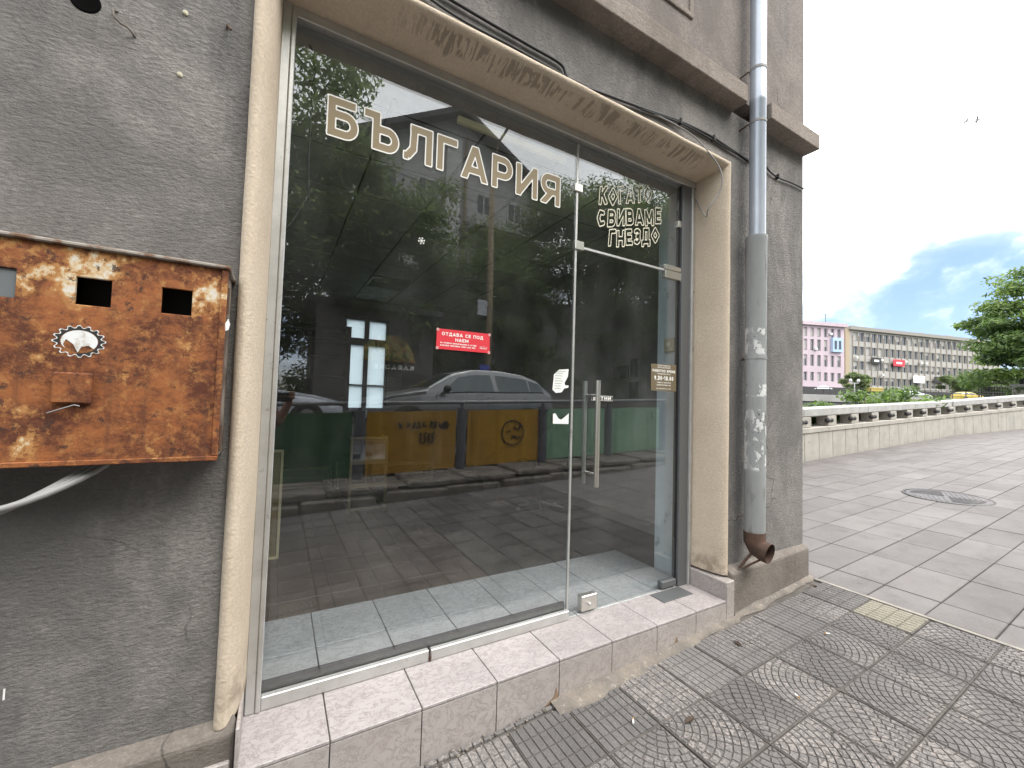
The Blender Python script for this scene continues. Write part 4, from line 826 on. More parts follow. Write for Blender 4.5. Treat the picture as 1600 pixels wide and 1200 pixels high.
def lay(name, me, x, y, rz=0, dz=0., tilt=.007, label=None):
    o = part(name, me, None, pave); o.location = (x, y, gz(x)+dz); o.rotation_euler = Euler((random.uniform(-tilt, tilt), SLOPE+random.uniform(-tilt, tilt), rz)) if rz == 0 else (Matrix.Rotation(SLOPE, 3, 'Y') @ Matrix.Rotation(rz, 3, 'Z')).to_euler()
    if label: o['label'] = label
    return o
npv = 0
rows = [1.27+.15-.3*k for k in range(11)]         # paver rows from the step outwards
for r, y in enumerate(rows):
    for i in range(-14, 12):
        x = 3.485-.302*(11-i)
        if r == 0:
            if 1.30 < x < 2.45 and random.random() < .0: continue
            lay('grid_paver', me_grid, x, y-.003, dz=random.uniform(-.0035, .0015))
        elif r == 1 and i == 11: lay('grid_paver', me_gridy, x, y, dz=0, label='yellowish stamped paver at the edge of the smooth slabs')
        else: lay('fan_paver', me_fan, x, y, rz=(0, math.pi/2, math.pi, -math.pi/2)[((i*7+r*5) % 4) if r > 4 else ((i+2*(r % 2)+(r//2)) % 4)], dz=random.uniform(-.0035, .0015))
        npv += 1
for i in range(-2, 12):
    x = 3.485-.302*(11-i)
    if x > 1.15: continue
    for q in range(6):
        t = MB(); xx = x-.149+.05*q; t.cbox(-.0225, -.0095, -.02, .0225, .0095, 0, .002); o = part('cut_paver', t, m_paver, pave); o.location = (xx+.0245, 1.588, gz(xx)+random.uniform(-.003, .001)); o.rotation_euler = (0, SLOPE, random.uniform(-.06, .06))
w = MB()                                          # cement fillet along the step and plinth
xs = np.linspace(1.17, 3.66, 60); vs = []; fs = []
for k, x in enumerate(xs):
    h = .012+.012*mnoise.noise(Vector((x*4, 0, 0))); wd = .032+.028*mnoise.noise(Vector((x*3.3, 5, 0)))+.012*mnoise.noise(Vector((x*14, 8, 0)))+(.045 if x < 1.75 else .02 if x < 2.2 else 0); yb = 1.604 if x < 2.605 else 1.625+.03*(x-2.6)
    vs += [(x, yb+.001, gz(x)+h+.004), (x, yb-wd*.5, gz(x)+h*.55+.003), (x, yb-wd, gz(x)+.0025), (x, yb-wd-.004, gz(x)-.01)]
    if k: a = (k-1)*4; fs += [(a+j, a+j+1, a+j+5, a+j+4) for j in range(3)]
w.add(vs, fs); part('cement_fillet', w, m_cement, pave, smooth=True)
w = MB()
for k in range(40):                               # crumbled mortar crumbs in the gap left of the fillet
    x, y = random.uniform(.55, 1.17), random.uniform(1.55, 1.60); r_ = random.uniform(.003, .009); w.sphere((x, y, gz(x)), r_, 5, 3, (1, 1, .6))
tag(part('mortar_crumbs', w, m_cement, pave), None, None, None, 'stuff')
w = MB(); w.box(3.640, -1.9, -.001, 3.668, 1.62, .002); w.v = [(x, y, gz(x)+z) for x, y, z in w.v]; part('mortar_strip', w, M('pale_mortar', (.27, .245, .21), (.19, .17, .15), sc=12), pave)
for i, (x, y, lb) in enumerate(((1.64, 1.21, 'dark dried leaf lying on the stamped pavers below the door'), (2.35, 1.43, 'small dark leaf near the stone plinth under the downpipe'), (3.5, 1.56, 'crumpled dry leaf at the foot of the building corner'))):
    w = MB(); pts = [(-.03, 0), (-.012, .014), (.012, .012), (.034, 0), (.01, -.012), (-.014, -.011)]; w.add([(a, b, .003+.008*abs(b)/.014) for a, b in pts]+[(-.03, 0, .002), (.034, 0, .004)], [(0, 5, 4, 3), (0, 3, 2, 1)]); solo('dry_leaf', w, M('dry_leaf_brown', (.05, .032, .02)), lb, 'leaf', loc=(x, y, gz(x)+.001), rot=(0, SLOPE, i*1.3))
for i, (x, y, lb) in enumerate(((1.42, 1.33, 'cigarette end on the pavers left of the dark dried leaf'), (2.9, 1.22, 'cigarette end on the pavers in front of the rusty spout'), (2.2, 1.05, 'cigarette end farthest from the doorstep on the stamped pavers'))):
    w = MB(); w.cyl((-.012, 0, .0045), (.008, 0, .0045), .004, 8); o = solo('cigarette_end', w, m_paper, lb, 'cigarette end', 'cigarette ends on the pavers', loc=(x, y, gz(x)+.0015), rot=(0, SLOPE, .8+i*1.7)); w = MB(); w.cyl((.0081, 0, .0045), (.018, 0, .0045), .0041, 8); part('filter', w, M('filter_tan', (.42, .25, .10)), o, local=True)
# smooth slabs
sm = {}
def slab_mesh(L, W_):
    k = (round(L, 3), round(W_, 3))
    if k not in sm: sm[k] = MB().cbox(-L/2+.0035, -W_/2+.0035, -.02, L/2-.0035, W_/2-.0035, 0, .004).mesh('smooth_slab', m_slab)
    return sm[k]
xe = [3.670, 3.985]+[4.61+.625*k for k in range(40)]; nslab = 0; rest = MB()
for k, yb in enumerate([-1.69+.3*q for q in range(20)]):
    if yb+.3 > 4.34: continue
    for i in range(len(xe)-1):
        x0, x1 = xe[i], xe[i+1]; xm = (x0+x1)/2; yy = yb
        if xm > 27: continue
        if nslab < 290 and xm < 13.2 and (yb > -.3 or xm < 7):
            nslab += 1; o = part('smooth_slab', slab_mesh(x1-x0, .3), None, pave); o.location = (xm, yy+.15, gz(xm)+random.uniform(-.0015, .0015)); o.rotation_euler = (random.uniform(-.003, .003), SLOPE+random.uniform(-.002, .002), 0)
        else:
            n0 = len(rest.v); dz = random.uniform(-.0015, .0015); rest.cbox(x0+.005, yy+.005, -.02, x1-.005, yy+.295, dz, .004); rest.v[n0:] = [(x, y, gz(x)+z) for x, y, z in rest.v[n0:]]
tag(part('smooth_slabs', rest, m_slab, pave), None, None, None, 'stuff')
mh = thing('manhole_cover', 'round grey ribbed iron manhole cover set in the smooth slabs', 'manhole cover', (7.87, 1.93, gz(7.87)), rot=(0, SLOPE, rad(20)))
m_iron = M('worn_iron', (.085, .078, .08), (.12, .11, .112), rough=.65, metal=.15, sc=12)
w = MB(); w.lathe([(.44, -.01), (.44, .006), (.41, .008), (.41, -.004), (0.001, -.004)], n=48); part('frame_ring', w, M('iron_ring', (.05, .045, .042), rough=.7), mh, local=True)
w = MB(); w.lathe([(.40, -.003), (.40, .006), (.37, .006), (.37, .003), (0.001, .003)], n=48); lid = part('lid', w, m_iron, mh, local=True)
for q in range(4):
    a0 = q*math.pi/2
    for k in range(7):
        d = .03+.047*k; L = math.sqrt(max(0, .355**2-d*d))
        w = MB(); v0 = (d, .02); v1 = (d, L)
        c, s_ = math.cos(a0), math.sin(a0); n0 = len(w.v); w.box(d-.011, .02, .0035, d+.011, L, .0085); w.v = [(c*x-s_*y, s_*x+c*y, z) for x, y, z in w.v]; part('rib', w, m_iron, lid, local=True)

# ------------------------------------------------------------------ balustrade along the river, planting behind it
m_bal = M('pale_cast_stone', (.43, .40, .355), (.36, .34, .30), rough=.9, sc=3, c3=(.20, .185, .16), sc3=7, lo3=.6, hi3=.78, bump=.3, bsc=60); m_rail = M('white_capping', (.43, .42, .405), (.36, .35, .335), rough=.85, sc=5, c3=(.34, .32, .3), sc3=14, lo3=.58, hi3=.75)
bal = thing('balustrade', 'low pale stone river balustrade with a heavy top rail on square blocks', 'balustrade', (20, 4.35, gz(20)), rot=(0, SLOPE, 0))
def P2(n, b, m, c=.008, par=bal): w = MB(); w.cbox(*b, c); return part(n, w, m, par, local=True)
for k in range(56): P2('wall_panel', (-13.6+.6*k+.008, .0, -.5, -13.6+.6*(k+1)-.008, .06, .552), m_bal, .004)
P2('wall_core', (-13.6, .045, -.6, -2.05, .45, .553), m_groove, .004); wc_ = P2('wall_core', (-2.0, .045, -.6, 20, .45, .553), m_groove, .004)
for k in range(12): P2('coping', (-13.6+2.8*k+.003, -.02, .554, -13.6+2.8*(k+1)-.003, .50, .665), m_bal, .012)
blk = MB().cbox(-.19, -.12, 0, .19, .12, .222, .012).mesh('block', m_bal); bolt = MB(); bolt.tube([(-.195, 0, .12), (-.26, 0, .12), (-.30, 0, .12)], [.05, .03, .03], 10); bolt.sphere((-.36, 0, .12), .055, 10, 8); bolt = bolt.mesh('bolt', m_iron)
m_irond = M('dark_iron', (.04, .038, .038), rough=.7); bolt.materials[0] = m_irond
for k in range(30):
    b_ = part('block', blk, None, bal, local=True); b_.location = (-13.4+1.1*k+.6+.12, .125, .666)
    o = part('bolt', bolt, None, b_, local=True); o.location = (.16, -.11, 0)
for k in range(11): P2('rail_section', (-13.6+3.0*k+.003, .0, .889, -13.6+3.0*(k+1)-.003, .42, 1.068), m_rail, .02)
def leafy(m, k=.55):
    n = NT(m); b = n.N['Principled BSDF']; tl = n.N.new('ShaderNodeBsdfTranslucent'); src = b.inputs['Base Color'].links[0].from_socket
    n.L.new(n.mix(1., src, (2.2, 2.3, 1.6) if k > .5 else (1.6, 1.7, 1.0), 'MULTIPLY'), tl.inputs[0]); mx = n.N.new('ShaderNodeMixShader'); mx.inputs[0].default_value = k
    n.L.new(b.outputs[0], mx.inputs[1]); n.L.new(tl.outputs[0], mx.inputs[2]); n.L.new(mx.outputs[0], n.N['Material Output'].inputs[0])
BM = Matrix.Translation((-2.0, 0, 0)) @ Matrix.Rotation(-math.atan(.115), 4, 'Z') @ Matrix.Rotation(-.021, 4, 'Y') @ Matrix.Translation((2.0, 0, 0))   # beyond its middle the balustrade swings towards the plaza and climbs
for o_ in bal.children:
    if o_ == wc_: o_.matrix_local = BM @ o_.matrix_local; continue
    if 'core' in o_.name: continue
    cx_ = o_.location.x if o_.name.startswith('block') else sum(v.co.x for v in o_.data.vertices)/len(o_.data.vertices)
    if cx_ > -2.0: o_.matrix_local = BM @ Matrix.Translation(o_.location)
m_leafs = [M('leaf_bright', (.15, .22, .055), (.20, .27, .08), rough=.55, sc=3), M('leaf_mid', (.085, .14, .04), (.115, .175, .055), rough=.55, sc=3), M('leaf_dark', (.045, .08, .028), (.06, .10, .036), rough=.6, sc=3)]
m_leafd = [M('street_leaf_light', (.125, .16, .082), (.15, .18, .10), rough=.6, sc=2, spec=.15), M('street_leaf_mid', (.105, .135, .072), (.12, .15, .085), rough=.6, sc=2, spec=.15), M('street_leaf_dark', (.075, .098, .055), (.09, .11, .064), rough=.65, sc=2, spec=.15)]
for m_ in m_leafd: leafy(m_)
for m_ in m_leafs: leafy(m_, .35)
m_bark = M('bark', (.075, .06, .045), (.11, .09, .07), rough=.95, sc=12, stretch=(1, 1, .25), bump=.7, bsc=20)
rng = np.random.default_rng(11)
def leaf_mesh(name, C, rad3, per, size, mats, droop=.3, compound=False):
    """clumps of small leaf faces: C clump centres, rad3 clump radii"""
    C = np.asarray(C); K = len(C); n = K*per
    d = rng.normal(size=(n, 3)); d /= np.linalg.norm(d, axis=1)[:, None]; r = rng.random(n)**.45
    P = np.repeat(C, per, 0)+d*r[:, None]*np.repeat(np.asarray(rad3), per, 0)
    nrm = d*.6+rng.normal(size=(n, 3))*.55+np.array([0, 0, .6]); nrm /= np.linalg.norm(nrm, axis=1)[:, None]
    t = np.cross(nrm, rng.normal(size=(n, 3))); t[:, 2] -= droop; t -= nrm*(t*nrm).sum(1)[:, None]; t /= np.linalg.norm(t, axis=1)[:, None]; b = np.cross(nrm, t)
    s = size*(.6+.8*rng.random(n))[:, None]
    V = np.stack([P-t*s, P+b*s*.38, P+t*s, P-b*s*.38], 1).reshape(-1, 3)
    me = bpy.data.meshes.new(name); me.vertices.add(4*n); me.vertices.foreach_set('co', V.ravel())
    me.loops.add(4*n); me.loops.foreach_set('vertex_index', np.arange(4*n)); me.polygons.add(n); me.polygons.foreach_set('loop_start', np.arange(0, 4*n, 4))
    for m in mats: me.materials.append(m)
    ci = np.repeat(rng.choice(3, K, p=[.3, .42, .28]), per); fl = rng.random(n); mi = np.where(fl < .22, rng.integers(0, 3, n), ci); me.polygons.foreach_set('material_index', mi.astype(np.int32)); me.update(calc_edges=True); return me
def tree(name, label, loc, h, cr, cz, nc, per, size, mats, seed, trunk_h=None, flat=.55, group=None, cat='tree', tr=.16, clump=.34, squash=.8):
    rr = random.Random(seed); root = thing(name, label, cat, loc, group); x0, y0, z0 = loc
    w = MB(); top = (x0+rr.uniform(-.3, .3), y0+rr.uniform(-.3, .3), z0+h*.75)
    w.tube([(x0, y0, z0-.2), (x0+.03, y0, z0+h*.2), (x0+rr.uniform(-.15, .15), y0+rr.uniform(-.15, .15), z0+h*.45), top], [tr*1.25, tr, tr*.75, tr*.25], 10); tk = part('trunk', w, m_bark, root, smooth=True)
    C, Rr = [], []
    for k in range(nc):
        for _ in range(40):
            p = Vector((rr.uniform(-1, 1), rr.uniform(-1, 1), rr.uniform(-1, 1)))
            if .25 < p.length < 1: break
        f = .78+.3*rr.random(); q = Vector((x0+p.x*cr*f, y0+p.y*cr*f, z0+cz+p.z*(h-cz)*squash*f)); C.append(q); s = cr*clump*rr.uniform(.6, 1.2); Rr.append((s, s, s*flat))
    for k in range(min(9, nc)):
        q = C[k*nc//9 if nc > 9 else k]; s_ = Vector((x0, y0, z0+h*rr.uniform(.25, .55)))
        w = MB(); w.tube([s_, s_.lerp(q, .5)+Vector((0, 0, .06*h)), q], [tr*.45, tr*.28, tr*.08], 6); part('limb', w, m_bark, tk, smooth=True)
    me = leaf_mesh('crown', [tuple(c) for c in C], Rr, per, size, mats)
    part('crown', me, None, root); return root
for i, (x, y, h, r_, sd) in enumerate(((11.4, 5.35, .85, .7, 1), (12.9, 5.6, .75, .75, 2), (15.6, 5.5, 1.2, .9, 3), (17.4, 5.6, 1.4, 1.0, 4), (19.4, 5.6, 1.45, 1.0, 5), (9.6, 5.4, .6, .7, 6), (22.0, 5.7, .75, 1.0, 7))):
    tree('shrub', ['bright green shrub behind the balustrade, second from the building corner', 'shrub low behind the balustrade, third from the building corner', 'leafy shrub rising above the rail in the middle of the balustrade', 'tallest leafy shrub rising above the balustrade rail', 'shrub at the right end of the tall row above the balustrade rail', 'green shrub behind the balustrade closest to the building corner', 'low shrub behind the balustrade farthest from the building corner'][i], (x, y, gz(x)+.05), h+.45, r_, .5, 26, 70, .085, m_leafs, sd, group='shrubs behind the balustrade', cat='shrub', tr=.03, clump=.4)

# ------------------------------------------------------------------ river, far bank, distant buildings
m_conc = M('river_concrete', (.27, .26, .245), (.34, .325, .305), rough=.95, sc=.4, c3=(.17, .165, .155), sc3=1.2, lo3=.55, hi3=.75); m_earth = M('bank_earth', (.10, .095, .06), (.07, .085, .035), rough=1, sc=.6)
m_water = M('river_water', (.02, .028, .024), rough=.08, sc=1, bump=.25, bsc=3, bd=.03); m_road = M('asphalt', (.055, .054, .053), (.075, .073, .07), rough=.9, sc=8, bump=.3, bsc=120)
w = MB(); w.add([(-60, 4.81, -1.4), (62, 4.81, 1.1), (62, 7.2, -.1), (-60, 7.2, -2.4), (62, 12, -4.2), (-60, 12, -5.2)], [(0, 1, 2, 3), (3, 2, 4, 5)]); struct('river_bank', w, m_earth)
struct('river', MB().add([(-400, 6, -4.5), (62, 6, -4.5), (140, 60, -4.5), (-400, 200, -4.5)], [(0, 1, 2, 3)]), m_water)
def far_frame(x0, y0, x1, y1): return math.atan2(y1-y0, x1-x0)
qa = far_frame(66.6, 31.0, 90, 17.8)
qw = thing('quay_wall', 'grey concrete quay wall across the river carrying the far road', 'wall', (66.6, 31.0, 0), rot=(0, 0, qa))
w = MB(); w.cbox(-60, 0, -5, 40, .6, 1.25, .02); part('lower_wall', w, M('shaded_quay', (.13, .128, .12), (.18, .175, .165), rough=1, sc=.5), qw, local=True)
w = MB(); w.cbox(-60, -.25, 1.251, 40, .9, 2.25, .03); part('parapet_beam', w, m_conc, qw, local=True)
rl = thing('quay_railing', 'thin dark metal railing on top of the grey quay wall', 'railing', (66.6, 31.0, 2.25), rot=(0, 0, qa))
for k in range(40): part('post', MB().box(-40+2*k-.04, .1, 0, -40+2*k+.04, .18, 1.1), m_irond, rl, local=True)
for z in (.35, .72, 1.1): part('bar', MB().box(-40, .11, z-.035, 40, .17, z+.035), m_irond, rl, local=True)
# far terrain and road rising to the buildings
w = MB(); ca_, sa_ = math.cos(qa), math.sin(qa)
def qpt(u, v, z): return (66.6+ca_*u-sa_*v, 31.0+sa_*u+ca_*v, z)
w.add([qpt(-90, .91, 2.1), qpt(40, .91, 2.1), qpt(40, 26, 2.6), qpt(-90, 26, 2.6), qpt(60, 150, 6), qpt(-200, 260, 6)], [(0, 1, 2, 3), (3, 2, 4, 5)]); struct('far_road', w, m_road)
struct('far_plaza', sheet(62, 140, -60, 18, -.02, 4, 2, f=lambda x: gz(62)+.02*(x-62)), m_slab)
w = MB(); w.add([(-400, -400, -6), (900, -400, -6), (900, 900, -6), (-400, 900, -6)], [(0, 1, 2, 3)]); struct('terrain', w, m_earth)
m_bgl = M('far_window_glass', (.05, .055, .06), rough=.15); m_bfr = M('white_window_frame', (.55, .54, .52), rough=.6)
m_blind = M('window_blind', (.34, .325, .30), rough=.9)
def win_mesh(wd, ht, panes=2, blind=0):
    w = MB(); w.mi = 1; t = .07; w.wall([-wd/2, -wd/2+t, -t/2, t/2, wd/2-t, wd/2] if panes == 2 else [-wd/2, -wd/2+t, wd/2-t, wd/2], [0, t, ht-t, ht], [(1, 1), (3, 1)] if panes == 2 else [(1, 1)], -.02, .1)
    w.mi = 0; w.box(-wd/2+.02, .02, .02, wd/2-.02, .06, ht-.02)
    if blind: w.mi = 2; w.box(-wd/2+.08, .005, ht*(1-blind), wd/2-.08, .0195, ht-.08)
    return w.mesh('window', [m_bgl, m_bfr, m_blind])
def block_building(name, label, A, B, z0, z1, depth, wallm, bays, rows, ww, fins=None, roofm=None, x_off=1., bayw=None, ledge=True):
    a = far_frame(*A, *B); L = math.hypot(B[0]-A[0], B[1]-A[1]); r = thing(name, label, 'building', (*A, z0), rot=(0, 0, a)); bw_ = bayw or (L-2*x_off)/bays
    xs = [0]; holes = []; cells = []
    for i in range(bays): c = x_off+bw_*(i+.5); xs += [c-ww/2, c+ww/2]
    xs.append(L); zs = [-3]
    for z, h in rows: zs += [z, z+h]
    zs.append(z1-z0); holes = [(1+2*i, 1+2*k) for i in range(bays) for k in range(len(rows))]
    w = MB(); w.wall(xs, zs, holes, 0, .5); part('wall', w, wallm, r, local=True)
    w = MB(); w.box(0, .501, -3, L, depth, z1-z0-.2); part('core', w, wallm, r, local=True)
    ms = [[win_mesh(ww, h, 2, q) for q in (0, .35, .6, .92)] for z, h in rows]; rw_ = random.Random(name)
    for i in range(bays):
        for k, (z, h) in enumerate(rows): o = part('window', ms[k][rw_.choice((0, 0, 0, 1, 2, 3))], None, r, local=True); o.location = (x_off+bw_*(i+.5), .28, z)
    if fins:
        fm = MB().box(-.11, -.14, -.5, .11, -.001, z1-z0-1.4).mesh('fin', fins)
        for i in range(bays+1): o = part('fin', fm, None, r, local=True); o.location = (x_off+bw_*i, 0, 0)
    if ledge: part('roof_ledge', MB().box(-.4, -.7, z1-z0, L+.4, depth+.2, z1-z0+.9), roofm or wallm, r, local=True)
    return r, a, L, bw_
m_greyb = M('beige_facade', (.365, .345, .315), (.30, .285, .262), rough=.9, sc=.6, stretch=(1, 1, .35), c3=(.24, .225, .205), sc3=1.5, lo3=.55, hi3=.75); m_pinkb = M('pink_facade', (.47, .385, .415), (.43, .35, .38), rough=.9, sc=.5, stretch=(1, 1, .4), c3=(.33, .27, .29), sc3=1.4, lo3=.56, hi3=.78); m_fin = M('facade_fin', (.27, .24, .20), rough=.9)
gb, ga, gL, gbw = block_building('office_building', 'long beige four-storey office block with dark windows between vertical fins across the river', (131, 50.1), (191.6, 35.0), 2.8, 21.6, 14, m_greyb, 26, [(4.2, 2.3), (8.3, 2.3), (12.2, 2.3), (15.9, 2.4)], 1.72, m_fin, M('grey_parapet', (.25, .235, .21), rough=.9), 1.2)
for u, wd in ((6, 1.2), (19, 2.4), (33, 1.0), (44, 3.0)): part('roof_hut', MB().box(u, 3, 18.8+.9, u+wd, 5, 18.8+2.1), m_greyb, gb, local=True)
part('end_wall', MB().box(-1.6, -.2, -3, -.01, 14, 18.9), M('ochre_end_wall', (.36, .29, .20), rough=.9), gb, local=True)
part('shop_awning', MB().box(1, -2.2, 2.4, gL, -.36, 3.3), m_irond, gb, local=True)
m_ac = M('air_conditioner', (.5, .5, .48), rough=.6); acm = MB().cbox(-.45, -.4, 0, .45, 0, .62, .04).mesh('air_conditioner', m_ac)
def on_b(bd, a, name, me_or_mb, mat, u, z, label, cat, grp=None, v=-.38):
    x, y, z0 = bd.location; o = part(name, me_or_mb, mat); o.location = (x+math.cos(a)*u-math.sin(a)*v, y+math.sin(a)*u+math.cos(a)*v, z0+z); o.rotation_euler = (0, 0, a); return tag(o, label, cat, grp)
for i, (u, z, lb) in enumerate(((2.0, 11.1, 'air conditioner at the left end of the beige office block'), (11.2, 10.9, 'air conditioner right of the black sign on the office block'), (11.4, 6.9, 'air conditioner low on the office block under the signs'), (20.4, 11.0, 'air conditioner just right of the red sign on the office block'), (26.6, 10.9, 'left one of the air conditioner pair on the right of the office block'), (28.6, 10.9, 'right one of the air conditioner pair on the right of the office block'))):
    on_b(gb, ga, 'air_conditioner', acm, None, u, z, lb, 'air conditioner', 'air conditioners on the office block')
def board(u, z, wd, ht, mat, txt, label):
    x, y, z0 = gb.location; r = thing('sign_board', label, 'sign', (x+math.cos(ga)*u+math.sin(ga)*.5, y+math.sin(ga)*u-math.cos(ga)*.5, z0+z), rot=(0, 0, ga)); part('panel', MB().cbox(0, -.1, 0, wd, .0, ht, .02), mat, r, local=True)
    if txt: w = MB(); w.box(wd*.25, -.12, ht*.35, wd*.75, -.105, ht*.65); part('print', w, txt, r, local=True)
board(7.4, 10.1, 3.6, 1.7, m_black_print, m_paper, 'black sign board with a white centre on the beige office block'); board(15.6, 9.9, 4.4, 1.8, m_red, m_paper, 'red and white sign board on the beige office block'); board(23.4, 5.6, 4.6, 2.0, m_paper, None, 'blank white billboard on the beige office block'); board(32.0, 6.0, 5.0, 1.7, m_black_print, None, 'wide black sign board on the right part of the office block')
pb, pa_, pL, _ = block_building('pink_building', 'pink four-storey house with pairs of tall windows across the river', (111, 55.6), (127.6, 49.8), 2.8, 21.7, 12, m_pinkb, 8, [(4.6, 2.3), (8.4, 2.9), (12.4, 2.9), (16.0, 2.3)], 1.05, None, None, .6, ledge=True)
part('shop_front', MB().box(0, -1.8, -3, pL, -.01, 3.0), m_irond, pb, local=True); part('blue_bay', MB().box(13.4, -.6, 12.3, 16.5, -.01, 16.0), M('blue_render', (.35, .46, .62), rough=.9), pb, local=True, label='pale blue painted bay')
w = MB(); w.box(13.9, -.64, 13.0, 14.6, -.605, 15.2); w.box(15.2, -.64, 13.0, 15.9, -.605, 15.2); part('bay_windows', w, m_bgl, pb, local=True)
for i, (u, z) in enumerate(((3.2, 16.6), (8.6, 12.5), (13.2, 16.6))): on_b(pb, pa_, 'air_conditioner', acm, None, u, z, ['air conditioner beside a top window on the left of the pink house', 'air conditioner in the middle of the pink house', 'air conditioner at the top right of the pink house'][i], 'air conditioner', 'air conditioners on the pink house', v=-.02)
x, y, z0 = pb.location
ant = thing('roof_antenna', 'thin television antenna on the roof of the pink house', 'antenna', (124.0, 52.5, 21.6)); part('mast', MB().cyl((124, 52.5, 21.6), (124, 52.5, 25.4), .06, 6), m_irond, ant); part('crossbar', MB().cyl((123.2, 52.7, 25.0), (124.8, 52.3, 25.0), .05, 6), m_irond, ant)
lp_ = thing('street_lamp', 'white street lamp with two globe lanterns in front of the dark tree across the river', 'street lamp', (91.3, 34.1, 2.2)); m_lw = M('white_lamp_paint', (.45, .45, .44), rough=.5)
part('post', MB().tube([(91.3, 34.1, 2.2), (91.3, 34.1, 5.2)], [.11, .07], 8), m_lw, lp_); part('crossarm', MB().cyl((90.65, 34.45, 5.1), (91.95, 33.75, 5.1), .05, 6), m_lw, lp_)
for s_ in (-1, 1): part('lantern', MB().sphere((91.3+s_*.65, 34.1-s_*.35, 5.55), .32, 12, 8, (.8, .8, 1.1)), m_lw, lp_, smooth=True)
tree('far_tree', 'dark round tree in front of the gap between pink house and office block', (103.6, 38.5, 2.3), 6.3, 2.5, 3.4, 40, 160, .26, m_leafd, 31, cat='tree')
tree('plaza_tree', 'big layered green tree at the right edge beyond the balustrade', (55.9, 7.6, .6), 11.9, 5.0, 5.8, 140, 260, .19, m_leafs, 5, flat=.45, clump=.27, tr=.28, squash=1.0)
for i, (x, y, h, r_, lb) in enumerate(((150, 33, 9, 5, 'green tree behind the big layered tree, in front of the office block'), (118, 22, 7, 3.6, 'small green tree beside the iron fence beyond the plaza'), (170, 28, 10, 6, 'farthest green tree behind the big layered tree'))):
    tree('far_tree', lb, (x, y, 2.3), h, r_, h*.55, 40, 120, .35, m_leafd, 41+i, cat='tree')
fn = thing('iron_fence', 'black wrought iron fence beside the stone pillar at the right edge', 'fence', (59.2, 12.2, 1.25)); fd = Vector((62.2-59.2, 10.4-12.2, 0)); fdn = fd.normalized()
for k in range(15): q = Vector((59.2, 12.2, 1.3))+fd*(k/14); part('bar', MB().box(q.x-.03, q.y-.03, 1.3, q.x+.03, q.y+.03, 2.86), m_irond, fn)
for z in (1.5, 2.2, 2.75): w = MB(); w.tube([(59.2, 12.2, z), (62.2, 10.4, z)], .05, 6); part('rail', w, m_irond, fn)
pl = thing('stone_pillar', 'pale stone pillar at the right end of the balustrade carrying a globe lamp', 'pillar', (56.6, 9.1, 1)); part('shaft', MB().cbox(56.1, 8.6, .5, 57.1, 9.6, 2.6, .02), m_bal, pl); part('cap', MB().cbox(56.0, 8.5, 2.601, 57.2, 9.7, 2.78, .03), m_rail, pl)
gl_ = thing('globe_lamp', 'white globe lamp on a black stem above the stone pillar', 'lamp', (56.5, 9.1, 2.78)); part('stem', MB().tube([(56.5, 9.1, 2.78), (56.5, 9.1, 4.2)], [.16, .09], 8), m_irond, gl_); part('globe', MB().sphere((56.5, 9.1, 4.6), .36, 14, 10), m_lw, gl_, smooth=True)
for i, (x, y, z, a) in enumerate(((85.4, 18.4, 42.7, .2), (86.8, 17.6, 42.9, -.3))):
    w = MB(); w.sphere((0, 0, 0), .16, 8, 6, (2.6, .8, .8)); w.add([(-.15, .1, .05), (.15, .1, .05), (.05, .6, .22), (-.1, .6, .22), (-.28, 1.1, .05)], [(0, 1, 2, 3), (3, 2, 4)]); w.add([(-.15, -.1, .05), (.15, -.1, .05), (.05, -.6, .22), (-.1, -.6, .22), (-.28, -1.1, .05)], [(1, 0, 3, 2), (2, 3, 4)]); w.add([(-.35, .05, 0), (-.35, -.05, 0), (-.62, -.14, 0), (-.62, .14, 0)], [(0, 1, 2, 3)])
    solo('bird', w, M('pale_feathers', (.4, .4, .42)), ['small pale bird gliding in the white sky, left of the pair', 'small pale bird gliding in the white sky, right of the pair'][i], 'bird', 'birds in the sky', loc=(x, y, z), rot=(.3, .2, a+2.2))

# ------------------------------------------------------------------ the street behind the camera (seen mirrored in the shop window)
m_kerb = M('rough_kerb_stone', (.18, .155, .135), (.26, .225, .195), rough=.95, sc=6, c3=(.08, .07, .06), sc3=11, lo3=.5, hi3=.7, bump=.8, bsc=18, bd=.02)
kz = lambda x: -1.26+.033*x
kerb = struct('kerb_base', sheet(-14, 24, -2.68, -1.9, -.01, 1, 1, f=kz), m_kerb)
for k in range(26):
    x0 = -7+.92*k+random.uniform(-.06, .06); x1 = x0+.88
    def stone(n, xa, xb, ya, yb, za, zb):
        w = MB(); w.cbox(xa, ya, za, xb, yb, zb, .02); w.v = [(x+.018*mnoise.noise(Vector((x*5, y*5, z*5))), y+.025*mnoise.noise(Vector((x*5+9, y*5, z*5))), z+.018*mnoise.noise(Vector((x*5, y*5+7, z*5)))) for x, y, z in w.v]; part(n, w, m_kerb, kerb)
    stone('kerb_stone', x0, x1, -2.12, -1.80, gz(x0)-.1, kz(x0)-.06)
    stone('cap_stone', x0+.3, x1+.3, -2.66, -1.87+random.uniform(-.03, .03), kz(x0+.7)-.055, kz(x0+.7)+.03)
rz = lambda x, y: -.99+.04*x-.035*(y+4)
w = MB(); w.add([(-60, -2.72, rz(-60, -2.7)), (80, -2.72, rz(80, -2.7)), (80, -10.3, rz(80, -10.3)), (-60, -10.3, rz(-60, -10.3))], [(0, 1, 2, 3)]); w.box(-60, -2.721, -3, 8, -2.7, -1.3); struct('road', w, m_road)
